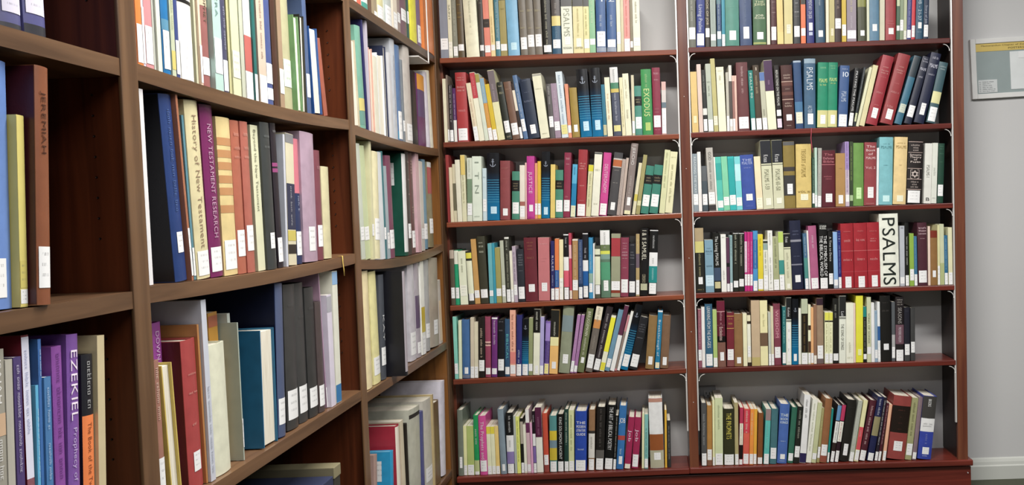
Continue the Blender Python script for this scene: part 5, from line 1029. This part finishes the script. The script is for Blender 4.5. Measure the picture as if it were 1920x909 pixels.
P 7282 116 2269 1500 0 35 8307 202870|h 79.6 96.7 c0c8e8;t 24.3 74.7 a8b0e0;L 0.4 19.4 ffffff|slim blue book, twenty-sixth from left, fourth shelf, outer section
H 7418 492 2541 1500 0 89 8307 a4202c|h 85.9 88.8 d87878;h 81.1 82 d87878;h 69.9 76.4 e8a0a0;B 56.9 57.5 d87878;h 40.8 46.6 e8a0a0;B 24.6 25.2 c05058;l 0.4 17.4 ffffff|glossy red book, first of three, twenty-seventh from left, fourth shelf, outer section
H 7926 518 2542 1500 -1 79 8307 a4202c|h 85.9 89.5 d87878;h 81.3 82.1 d87878;h 70.7 77.2 e8a0a0;B 57 57.6 d87878;h 40.8 47.4 e8a0a0;B 24.7 25.3 c05058;l 0.4 17.5 ffffff|glossy red book, second of three, twenty-eighth from left, fourth shelf, outer section
H 8458 481 2551 1500 -5 60 8307 a4202c|h 85 88.6 d87878;h 81.2 82.1 d87878;h 69.8 77 e8a0a0;B 56.9 57.5 d87878;h 40.8 46.6 e8a0a0;B 25 25.6 c05058;l 0.9 18.3 ffffff|glossy red book, third of three, twenty-ninth from left, fourth shelf, outer section
H 8944 743 2869 1500 -5 50 8307 e8eadc|V 2.7 96.1 1c2420 PSALMS|tall white book lettered PSALMS twice in black, thirtieth from left, fourth shelf, outer section
P 9712 185 2373 1500 10 85 8307 b8bcc4|h 94.5 99.1 404048;L 4.1 15 ffffff|pale grey book, thirty-first from left, fourth shelf, outer section
H 9922 158 2495 1500 6 94 8307 141412|t 33.3 77.8 d8d8d0;L 0.4 16.9 ffffff|slim black book, thirty-second from left, fourth shelf, outer section
P 10084 169 2067 1470 6 40 8307 8cb040|L 10.5 32 ffffff|slim lime green book, thirty-third from left, fourth shelf, outer section
P 10272 122 1950 1237 0 63 8307 3c7498|t 30.7 95.2 90bcd8;L 0.4 23.2 ffffff|slim blue book, thirty-fourth from left, fourth shelf, outer section
H 10433 370 2481 1500 0 68 8307 4c2430|H 90.1 93.1 e0c0c8 Israel's;H 85.6 88.6 e0c0c8 Wisdom;H 81.2 84.1 e0c0c8 Literature;h 73.7 76 d8b0b8;L 4.7 23.8 ffffff|plum book lettered Israel's, thirty-fifth from left, fourth shelf, outer section
P 10813 89 2327 1500 10 65 8307 e8d0c0||slim off-white book, thirty-sixth from left, fourth shelf, outer section
H 10909 266 2150 1448 10 53 8307 906838|B 87 99.6 7c2c18;l 14.8 26.9 ffffff|brown book with maroon top, thirty-seventh from left, fourth shelf, outer section
P 11182 89 2364 1500 9 41 8307 d8d4a0|L 0.7 32 ffffff|slim cream book, thirty-eighth from left, fourth shelf, outer section
P 11288 170 2397 1500 3 71 8307 c8cca8|B 0.4 35.9 b0b880|cream book with lime green band, thirty-ninth from left, fourth shelf, outer section
H 11471 141 1947 1336 -0 87 8307 2c6c94|t 30.6 93.3 a8cce0;L 0.4 23.9 ffffff|slim blue book, fortieth from left, fourth shelf, outer section
P 11616 159 2256 1494 0 35 8307 e0dcb4|L 0.4 21.4 ffffff|slim cream book, forty-first from left, fourth shelf, outer section
#R5
P 1670 137 2314 1500 13 46 5337 8c5060|t 37.3 96.7 e0b8b8;L 12.3 30.8 ffffff|slim magenta book, first from left, fifth shelf, outer section
P 1816 130 2398 1500 11 87 5337 e8e0dc||slim white book, second from left, fifth shelf, outer section
H 1961 294 2505 1500 9 85 5337 34607c|T 51.6 96.1 e0ecec LEARNING FROM THE;T 30.7 50.1 e0ecec SAGES;L 2.4 21 ffffff|steel blue book lettered LEARNING FROM THE SAGES, third from left, fifth shelf, outer section
P 2265 163 2273 1434 8 76 5337 a8c070|L 0.4 16.4 f0f0e0|slim lime green book, fourth from left, fifth shelf, outer section
H 2443 315 2626 1500 3 32 5337 7c5448|B 84.9 99.6 6c1c34;B 83.4 84.2 d8a0a8;t 64.4 82.8 d8a0a8;B 62.9 63.7 d8a0a8;B 46.7 83.4 5c1c2c;T 40.4 60.9 e8c8c0 Ecclesiastes;B 37.5 46.7 100808;l 9.9 22.6 ffffff|maroon book with plum top, fifth from left, fifth shelf, outer section
H 2800 286 2143 1405 19 81 5337 742430|B 92.7 93.8 c8a050;h 86.8 90.3 c8a050;h 76.4 83.4 c8a050;B 70.2 71.2 c8a050;L 12.1 32.1 ffffff;B 0.7 11.2 804848|maroon book with dusty red band, sixth from left, fifth shelf, outer section
H 3099 335 2083 1477 15 99 5337 8c6840|h 86.9 88.7 604020;h 77.6 78.9 604020;l 5.5 17.1 ffffff|brown book, seventh from left, fifth shelf, outer section
P 3452 160 2083 1346 10 100 5337 ecdfb8||slim cream book, eighth from left, fifth shelf, outer section
H 3617 141 2117 1446 10 79 5337 382c20|B 84.1 95.5 e8dcb8;B 16.4 78.9 e8e4d0;L 17.2 37.5 ffffff;B 6.7 16.4 d8d0b0|slim dark brown book with cream spine, ninth from left, fifth shelf, outer section
P 3779 334 2600 1500 9 33 5337 c0a888|B 0.4 13.3 b8a868|beige book with pale yellow band, tenth from left, fifth shelf, outer section
P 4131 297 2583 1500 9 89 5337 e4dca8|B 29.9 50.1 6c5440;t 57.4 79 b0ac80|cream book with brown band, eleventh from left, fifth shelf, outer section
P 4448 100 2113 1335 8 45 5337 b8bcb0|L 0.4 21.6 ffffff|slim pale grey book, twelfth from left, fifth shelf, outer section
P 4560 104 2330 1500 5 75 5337 d0c8a8|L 0.4 19.2 ffffff|slim cream book, thirteenth from left, fifth shelf, outer section
H 4689 268 2435 1500 0 97 5337 7a3848|B 43.2 90.7 90485c;T 44.8 89.1 d8a0a8 WISDOM;L 11.8 29.5 ffffff|maroon book with a pink title strip, fourteenth from left, fifth shelf, outer section
P 4992 140 2314 1458 21 80 5337 20686c|T 35.6 95.2 90d0c8 Biblical Wisdom;L 2.5 21.1 ffffff|slim teal book lettered Biblical Wisdom, fifteenth from left, fifth shelf, outer section
P 5135 203 2667 1500 21 39 5337 dce0d0|B 67.9 99.6 1c1c1c;T 71.4 85.3 f0f0e8 Kohelet;B 65.7 66.5 202020;B 64.1 65 202020;l 4.4 61.6 eceee0|white book with black top, sixteenth from left, fifth shelf, outer section
HA 5358 252 2602 1500 28 50 5337 10121a|h 78.5 88.5 787880;l 5.5 16.3 e0f4ff|black and blue striped book, seventeenth from left, fifth shelf, outer section
P 5633 103 2217 1500 20 94 5337 e8ead8||slim white book, eighteenth from left, fifth shelf, outer section
P 5740 247 2591 1500 20 40 5337 b4bca0|B 18.1 77.7 201810;t 19.5 74.1 806838;L 0.4 17.4 ffffff|pale green book with black spine, nineteenth from left, fifth shelf, outer section
P 6008 104 2356 1500 21 73 5337 ece4c0|B 57.4 65.3 382820;B 19.4 38.4 503828;L 2 17.8 ffffff|slim cream book with dark brown band, twentieth from left, fifth shelf, outer section
P 6117 104 2243 1477 20 59 5337 e0a870|L 2 19.5 ffffff|slim salmon book, twenty-first from left, fifth shelf, outer section
P 6225 115 2353 1500 20 41 5337 8c6850|L 0.4 14.6 e8dcd0|slim brown book, twenty-second from left, fifth shelf, outer section
H 6365 260 2605 1500 11 74 5337 988068|B 89.2 99.6 34202c;L 7.7 27.7 ffffff;B 0.4 7.4 685858|brown book with plum top, twenty-third from left, fifth shelf, outer section
P 6654 160 2043 1320 24 33 5337 e8e4b8|B 84.5 99.1 dcd848;B 80.9 83.6 302c20;L 1.6 19.8 ffffff;t 23.5 78.1 a09c70|slim cream book with yellow top, twenty-fourth from left, fifth shelf, outer section
P 6822 148 2037 1346 24 38 5337 e8e4b8|B 84.5 99.1 dcd848;B 80.8 83.6 302c20;L 1.3 19.6 ffffff;t 23.2 78.1 a09c70|slim cream book with yellow top, twenty-fifth from left, fifth shelf, outer section
H 6986 230 2568 1500 18 57 5337 1a1a16|t 70.3 90.5 a8a898;L 4.2 15.1 ffffff|black book, twenty-sixth from left, fifth shelf, outer section
P 7223 260 2662 1500 25 35 5337 dcdfd0|B 69.7 99.6 242424;T 69 77.3 f0f0e8 Luis;B 67.4 68.3 202020;B 65.9 66.7 202020;T 20 58.5 505048 THE SONG OF SONGS|white book with black top, twenty-seventh from left, fifth shelf, outer section
P 7497 300 2368 1483 21 34 5337 e4e4d0|t 17.4 34.7 b8b8a0;h 6.4 12.7 c8c8b4|white book, twenty-eighth from left, fifth shelf, outer section
P 7813 74 2354 1500 16 70 5337 ecc8b8||slim pale pink book, twenty-ninth from left, fifth shelf, outer section
P 7898 282 2647 1500 20 82 5337 dcd820|l 10.6 19.7 ece89c|bright yellow book, thirtieth from left, fifth shelf, outer section
P 8198 129 2209 1500 15 91 5337 181c18|B 81.5 99.6 188078;t 19 79.8 a8a898;L 5.5 14.8 ffffff|slim black book with teal top, thirty-first from left, fifth shelf, outer section
P 8330 162 2582 1500 15 39 5337 c4c8a4|T 29.4 75.5 585c48 SONG OF SONGS;L 12.8 23.6 ffffff|slim cream book lettered SONG OF SONGS, thirty-second from left, fifth shelf, outer section
P 8509 130 2351 1500 11 60 5337 e4ecec||slim white book, thirty-third from left, fifth shelf, outer section
P 8644 111 2050 1308 10 52 5337 8ca4b8|h 93.7 96.4 405060;L 7.4 23.7 ffffff|slim pale blue book, thirty-fourth from left, fifth shelf, outer section
P 8768 104 2380 1500 6 72 5337 e0ecec|B 35.8 59.3 2c5c98;L 2.9 23.3 ffffff|slim white book with blue band, thirty-fifth from left, fifth shelf, outer section
H 8889 416 2617 1500 0 64 5337 14120f|h 98.3 99.6 504c48;h 88.4 90.5 504c48;h 74.9 79.9 504c48;l 18 27.3 ffffff|black book, thirty-sixth from left, fifth shelf, outer section
P 9325 130 2358 1500 16 96 5337 54585c|B 5.1 44.7 a8a8a8;L 5.9 24.1 ffffff|slim dark grey book with grey band, thirty-seventh from left, fifth shelf, outer section
H 9469 327 2543 1500 17 56 5337 201a1c|h 86.7 97.7 b0a8a0;T 58.9 83.8 a8a4a0 SEASONS;B 26.7 56.8 6c4c58;T 29.7 53.1 d8c8d0 PROVERBS WISDOM;L 0.4 17.9 ffffff|black book with plum band, thirty-eighth from left, fifth shelf, outer section
H 9808 223 2126 1340 13 34 5337 1c1c28|h 92 94.7 505060;L 11.5 31.7 ffffff;B 0.4 10.7 404040|black book with dark grey band, thirty-ninth from left, fifth shelf, outer section
H 10070 178 2094 1385 13 79 5337 3c3c3c|L 15.4 35.9 ffffff|dark grey book, fortieth from left, fifth shelf, outer section
#R6
H 1670 213 2523 1500 22 41 1407 4c4c4c|t 33.5 82.5 b0b0b0;L 1 20.1 ffffff|dark grey book, first from left, bottom shelf, outer section
H 1887 209 2408 1500 28 74 1406 a87838|L 9.5 27 ffffff;B 0.4 8.7 7c5440|golden book with brown band, second from left, bottom shelf, outer section
P 2116 87 2622 1500 22 65 1405 ece8a8|L 0.4 13.2 ffffff|slim cream book, third from left, bottom shelf, outer section
P 2217 309 2693 1500 22 94 1405 c4cca0|t 53.9 89.5 a0a888;L 0.4 17.5 ffffff|cream book, fourth from left, bottom shelf, outer section
H 2552 436 2251 1420 20 69 1403 2c2c18|T 46.6 92.7 e0d050 THE PROPHETS;B 20.8 46.6 30301c;L 0.4 19 ffffff|dark olive book lettered THE PROPHETS, fifth from left, bottom shelf, outer section
P 3000 147 2496 1500 16 73 1402 a89c6c|L 0.4 17.5 ffffff|slim olive book, sixth from left, bottom shelf, outer section
P 3156 135 2298 1500 45 48 1401 b03050|B 34.9 72.3 ece0c8;t 34.9 71.4 c03048;B 10.5 34.9 180c0c;L 0.9 9.6 ffffff|slim red book with cream band, seventh from left, bottom shelf, outer section
H 3305 246 2230 1500 52 69 1401 d05848|B 57 98.2 c83848;t 57 96.4 fcd8c8;L 1.3 19.3 ffffff|red book, eighth from left, bottom shelf, outer section
P 3560 151 2227 1484 50 48 1399 e08830|t 51.6 92.9 fce0c0;L 1.3 19.3 ffffff|slim orange book, ninth from left, bottom shelf, outer section
P 3723 127 2213 1395 46 83 1399 d8a028|L 0.6 18.8 ffffff|slim golden book, tenth from left, bottom shelf, outer section
H 3880 206 2054 1431 50 66 1398 7c4820|L 0.7 13.3 ffffff|brown book, eleventh from left, bottom shelf, outer section
P 4126 206 2214 1398 72 39 1397 50b0a8|B 79.3 99.6 907878;t 27.8 74.8 90d4cc;L 0.7 18.8 ffffff|teal book with taupe top, twelfth from left, bottom shelf, outer section
H 4372 265 2205 1485 63 46 1396 3f6c74|L 9.3 29.3 ffffff|teal book, thirteenth from left, bottom shelf, outer section
H 4663 384 2376 1493 83 56 1395 4464a8|H 79 84 d0dcf8 THE;H 73.1 76.9 d0dcf8 BOOK;H 67.2 71.4 d0dcf8 KINGS;h 36 39.4 c0d0f0;l 7.3 15.7 ffffff;h 3 5.6 c0d0f0|cornflower blue book, fourteenth from left, bottom shelf, outer section
H 5083 218 2241 1500 109 82 1393 2c6450|L 4.2 17.7 ffffff|dark green book, fifteenth from left, bottom shelf, outer section
H 5315 226 2264 1500 106 43 1393 1c1e1a|t 41.7 93.1 b0b0a0;L 10.6 30.2 ffffff|black book, sixteenth from left, bottom shelf, outer section
P 5555 250 2726 1500 101 80 1392 ece8e4|t 66.4 92.8 585858;B 0.4 14.1 28204c|white book with navy band, seventeenth from left, bottom shelf, outer section
P 5816 206 2548 1500 134 76 1391 dfe4d0|t 18.8 93.2 b0b498|white book, eighteenth from left, bottom shelf, outer section
P 6026 178 2412 1500 134 36 1390 b8bc90|L 5.9 16 ffffff|cream book, nineteenth from left, bottom shelf, outer section
P 6240 107 2192 1500 119 77 1389 98905c|t 58.1 96.7 e0dca8;L 8.5 28.7 ffffff|slim olive book, twentieth from left, bottom shelf, outer section
H 6351 277 2558 1500 119 36 1388 8c5c38|L 10.7 28 ffffff;B 1.2 10.7 8c4838|brown book with dark red band, twenty-first from left, bottom shelf, outer section
P 6641 79 2164 1387 115 39 1387 108078|L 1.1 18.8 ffffff|slim teal book, twenty-second from left, bottom shelf, outer section
H 6767 159 2289 1500 167 72 1387 2c1c1c|B 73.1 99.6 5c88b0;B 34.1 71.3 eae6d8;t 35.9 69.5 20504c;L 0.4 19.1 ffffff|slim maroon book with white band, twenty-third from left, bottom shelf, outer section
H 6940 158 2308 1500 163 47 1386 28101c|B 72.4 99.6 b03058;B 35.7 70.7 f0dcd0;t 37.4 68.9 b02c50;L 0.5 19.9 ffffff|slim black book with off-white band, twenty-fourth from left, bottom shelf, outer section
H 7140 357 2474 1500 165 91 1385 1c1a16|h 86.4 89.7 3c3834;h 71.7 74.2 3c3834;l 9.5 28.3 ffffff|black book, twenty-fifth from left, bottom shelf, outer section
P 7518 170 2455 1500 182 64 1384 a8aca0|t 19.5 95.5 d8dcd0;L 0.4 15.4 ffffff|grey book, twenty-sixth from left, bottom shelf, outer section
P 7714 170 2473 1500 185 53 1383 d8d4a0|B 19.3 56.2 c84850;t 40.6 50.5 f0b0b0;L 2 18.4 ffffff|cream book with red band, twenty-seventh from left, bottom shelf, outer section
H 7912 258 2452 1500 216 86 1382 4c1c28|t 27.2 90.6 e0b8b8;L 0.5 17.2 ffffff|maroon book, twenty-eighth from left, bottom shelf, outer section
H 8224 257 2590 1500 197 32 1381 1c2048|B 39.3 69.1 88805c;t 71.5 96.6 c8ccdc;L 0.7 12.5 ffffff|navy book with olive band, twenty-ninth from left, bottom shelf, outer section
P 8533 125 2560 1500 178 81 1380 241c28|t 25.3 95 e0dce8;L 0.4 14.2 ffffff|slim black book, thirtieth from left, bottom shelf, outer section
P 8662 97 2346 1487 178 34 1379 4c1c28|t 28 95.4 d8b8b8;L 0.4 16.8 ffffff|slim maroon book, thirty-first from left, bottom shelf, outer section
P 8840 127 2270 1420 145 41 1379 dca888|L 0.9 17.8 ffffff|slim beige book, thirty-second from left, bottom shelf, outer section
H 9033 714 2539 1500 139 97 1378 8c3c38|B 41.9 84.2 1c100c;h 76.2 78.6 6c3c34;h 65.9 67.4 6c3c34;h 56.3 57.9 6c3c34;h 46.7 48.3 6c3c34;l 13.2 28.4 ffffff|very thick brick red book with a black title panel, bottom shelf, outer section
P 9754 246 2490 1500 139 78 1375 98986c|t 38.9 92.2 707048;L 7.3 26 ffffff|olive book, thirty-fourth from left, bottom shelf, outer section
H 10022 166 2511 1500 131 46 1374 806c74|L 1.8 12.2 ffffff|slim taupe book, thirty-fifth from left, bottom shelf, outer section
H 10233 547 2526 1500 119 38 1373 30409c|B 64.3 99.6 3c3a38;T 83.4 95.3 e0e0e0 BROOKS;B 43.6 65.1 ececec;h 50.8 58 808080;l 7.8 18.9 ffffff;h 3.8 7 c0c8e8;t 23.7 39.7 8890c8|wide black, white and blue book, thirty-sixth from left, bottom shelf, outer section'''
row = None
for line in BOOKS.strip().split('\n'):
    if line[0] == '#': row = line[1:]; continue
    head, ops, label = line.split('|')
    k, u, w_, h_, d_, ln, rc, zb_, c_ = head.split()
    lst = []
    for o in ops.split(';'):
        if o:
            p = o.split(' ', 4); lst.append((p[0], float(p[1]) / 100, float(p[2]) / 100, p[3], p[4] if len(p) > 4 else ''))
    make_book(k[0], k[1:], int(u) / 1e4, int(w_) / 1e4, int(h_) / 1e4, int(d_) / 1e4, int(ln) / 1e3, int(rc) / 1e4, int(zb_) / 1e4, c_, lst, label, row,
              'books in the ' + GROUP[row[0]])

# ---------------------------------------------------------------- small things
# notice board on the back wall
nb = tag(empty('notice_board', (1.42, YW, 1.72)), 'white framed notice board with a yellow heading strip on the grey wall', 'notice board')
nb.rotation_euler = (0, math.radians(-1.6), 0)
def npart(name, mb, mat, c=None, bevel=0):
    o = mb.build(name, mat, nb, c, bevel); return o
BW, BH = 0.56, 0.235
x0, z1 = -0.095, 0.092
npart('backing', MB().box(x0, x0 + BW, -0.010, -0.001, z1 - BH, z1), PLAIN, '8c9898')
for a in ((x0 - 0.004, x0 + 0.018, z1 - BH - 0.004, z1 + 0.004), (x0 + BW - 0.02, x0 + BW, z1 - BH, z1)):
    npart('frame_rail', MB().box(a[0], a[1], -0.015, -0.001, a[2], a[3]), PLAIN, 'd4d4d2', 0.002)
for a in ((z1 - 0.016, z1 + 0.004), (z1 - BH - 0.004, z1 - BH + 0.016)):
    npart('frame_rail', MB().box(x0 + 0.018, x0 + BW - 0.02, -0.015, -0.001, a[0], a[1]), PLAIN, 'd4d4d2', 0.002)
npart('heading_strip', MB().box(x0 + 0.019, x0 + BW - 0.021, -0.0112, -0.0101, z1 - 0.048, z1 - 0.017), PLAIN, 'c8b060')
npart('paper_sheet', MB().box(x0 + 0.023, x0 + 0.100, -0.0118, -0.0101, z1 - BH + 0.020, z1 - BH + 0.072), PLAIN, 'c4c8c8')
npart('paper_sheet', MB().box(x0 + 0.156, x0 + 0.38, -0.0118, -0.0101, z1 - BH + 0.028, z1 - 0.054), PLAIN, 'd4d8d8')
npart('paper_sheet', MB().box(x0 + 0.190, x0 + 0.29, -0.0128, -0.0119, z1 - 0.082, z1 - 0.056), PLAIN, 'dcdede')
def flat_text(flat, x, z, width, cap, y, c, nm='lettering'):
    vs, fs, W = flat
    o = MB().add([(x + a * width / W, y, z + b * cap / 0.72) for a, b in vs], fs).build(nm, INK, nb); o.color = (*lin(c), 1)
flat_text(text_flat('Memorandum Chapter of Zurich, ATS Ohio Conference'), x0 + 0.040, z1 - 0.0285, 0.34, 0.0062, -0.0117, '3c3418')
flat_text(text_flat('POSTERS'), x0 + 0.150, z1 - 0.0420, 0.065, 0.0068, -0.0117, '3c3418')
for k in range(6):
    flat_text(scribble(14), x0 + 0.040, z1 - BH + 0.062 - k * 0.0075, random.uniform(0.030, 0.052), 0.0035, -0.0123, '50585c', 'small_print')
    flat_text(scribble(2), x0 + 0.027, z1 - BH + 0.062 - k * 0.0075, 0.006, 0.0035, -0.0123, '50585c', 'small_print')

# power outlet on the wall above the bottom shelf
po = tag(empty('power_outlet', (0.210, YW, 0.372)), 'grey power outlet on the wall behind the bottom shelf of the outer section', 'power outlet')
MB().box(-0.033, 0.033, -0.005, -0.0005, -0.055, 0.055).build('cover_plate', PLAIN, po, '8c8e90', 0.002)
for dz in (-0.022, 0.022):
    f = MB().box(-0.017, 0.017, -0.0075, -0.0052, dz - 0.015, dz + 0.015).build('socket_face', PLAIN, po, '9c9ea0', 0.003)
    for dx in (-0.007, 0.007):
        MB().box(dx - 0.0013, dx + 0.0013, -0.0082, -0.0076, dz - 0.002, dz + 0.008).build('slot', PLAIN, f, '0c0c0c')
    MB().cyl((0, -0.0084, dz - 0.008), 'y', 0.0028, 0.0008).build('slot', PLAIN, f, '0c0c0c')
MB().cyl((0, -0.0062, 0), 'y', 0.003, 0.001).build('screw', METAL, po)

# ribbon bookmarks hanging over shelf edges
def ribbon(pts, wdt, axis, c, label):
    mb = MB(); vs = []
    for p in pts:
        for s in (-1, 1):
            q = Vector(p); q[axis] += s * wdt / 2; vs.append(tuple(q))
    k = len(pts)
    fs = [(2 * i, 2 * i + 1, 2 * i + 3, 2 * i + 2) for i in range(k - 1)]
    o = mb.add(vs, fs, True).build('ribbon_bookmark', INK, None, c)
    so = o.modifiers.new('thickness', 'SOLIDIFY'); so.thickness = 0.0005
    return tag(o, label, 'ribbon')
ribbon([(0.636, YB + 0.004, 1.4610), (0.634, YB - 0.0050, 1.4612), (0.633, YB - 0.0062, 1.445), (0.631, YB - 0.0058, 1.42), (0.634, YB - 0.004, 1.39), (0.637, YB - 0.003, 1.365)],
       0.0035, 0, 'a04450', 'thin dusty red ribbon hanging over the third shelf of the outer section')
ribbon([(XL - 0.012, 2.236, 1.0704), (XL + 0.0015, 2.236, 1.0710), (XL + 0.0025, 2.234, 1.055), (XL + 0.003, 2.238, 1.035), (XL + 0.002, 2.242, 1.018)],
       0.006, 1, 'd8b860', 'short yellow ribbon hanging over the shelf edge of the middle side bay')

# white wire divider at the corner end of the top side shelf
dv = tag(empty('shelf_divider', (XL, 3.153, 1.78)), 'white plastic shelf divider hooked over the top shelf beside the orange book', 'shelf divider')
MB().box(0.0105, 0.014, 0.015, 0.022, -0.047, 0.26).build('upright_fin', PLAIN, dv, 'f0ece8', 0.001)
MB().box(-0.10, 0.014, -0.125, 0.022, -0.052, -0.047).build('lower_plate', PLAIN, dv, 'd8d4d0', 0.001)

# flat storage boxes in the lowest compartment of the middle bay
def storage_box(name, loc, sx, sy, sz, c, c2, label):
    r = tag(empty(name, loc), label, 'box', 'storage boxes in the lowest middle bay')
    MB().box(-sx, 0, 0, sy, 0, sz - 0.03).build('box_body', PLAIN, r, c, 0.002)
    MB().box(-sx - 0.002, 0.002, -0.002, sy + 0.002, sz - 0.03, sz).build('lid', PLAIN, r, c2, 0.002)
    MB().box(0.0003, 0.0022, sy * 0.25, sy * 0.75, sz * 0.3, sz * 0.55).build('paper_label', PLAIN, r, 'c8c8c0')
    return r
storage_box('storage_box', (XL - 0.012, 1.885, 0.1705), 0.24, 0.245, 0.350, '2c3048', '343a56', 'dark navy storage box, front one of the lowest middle bay')
storage_box('storage_box', (XL - 0.010, 2.137, 0.1705), 0.24, 0.042, 0.370, '3c3a34', '8c8468', 'taller olive grey storage box behind the navy one')
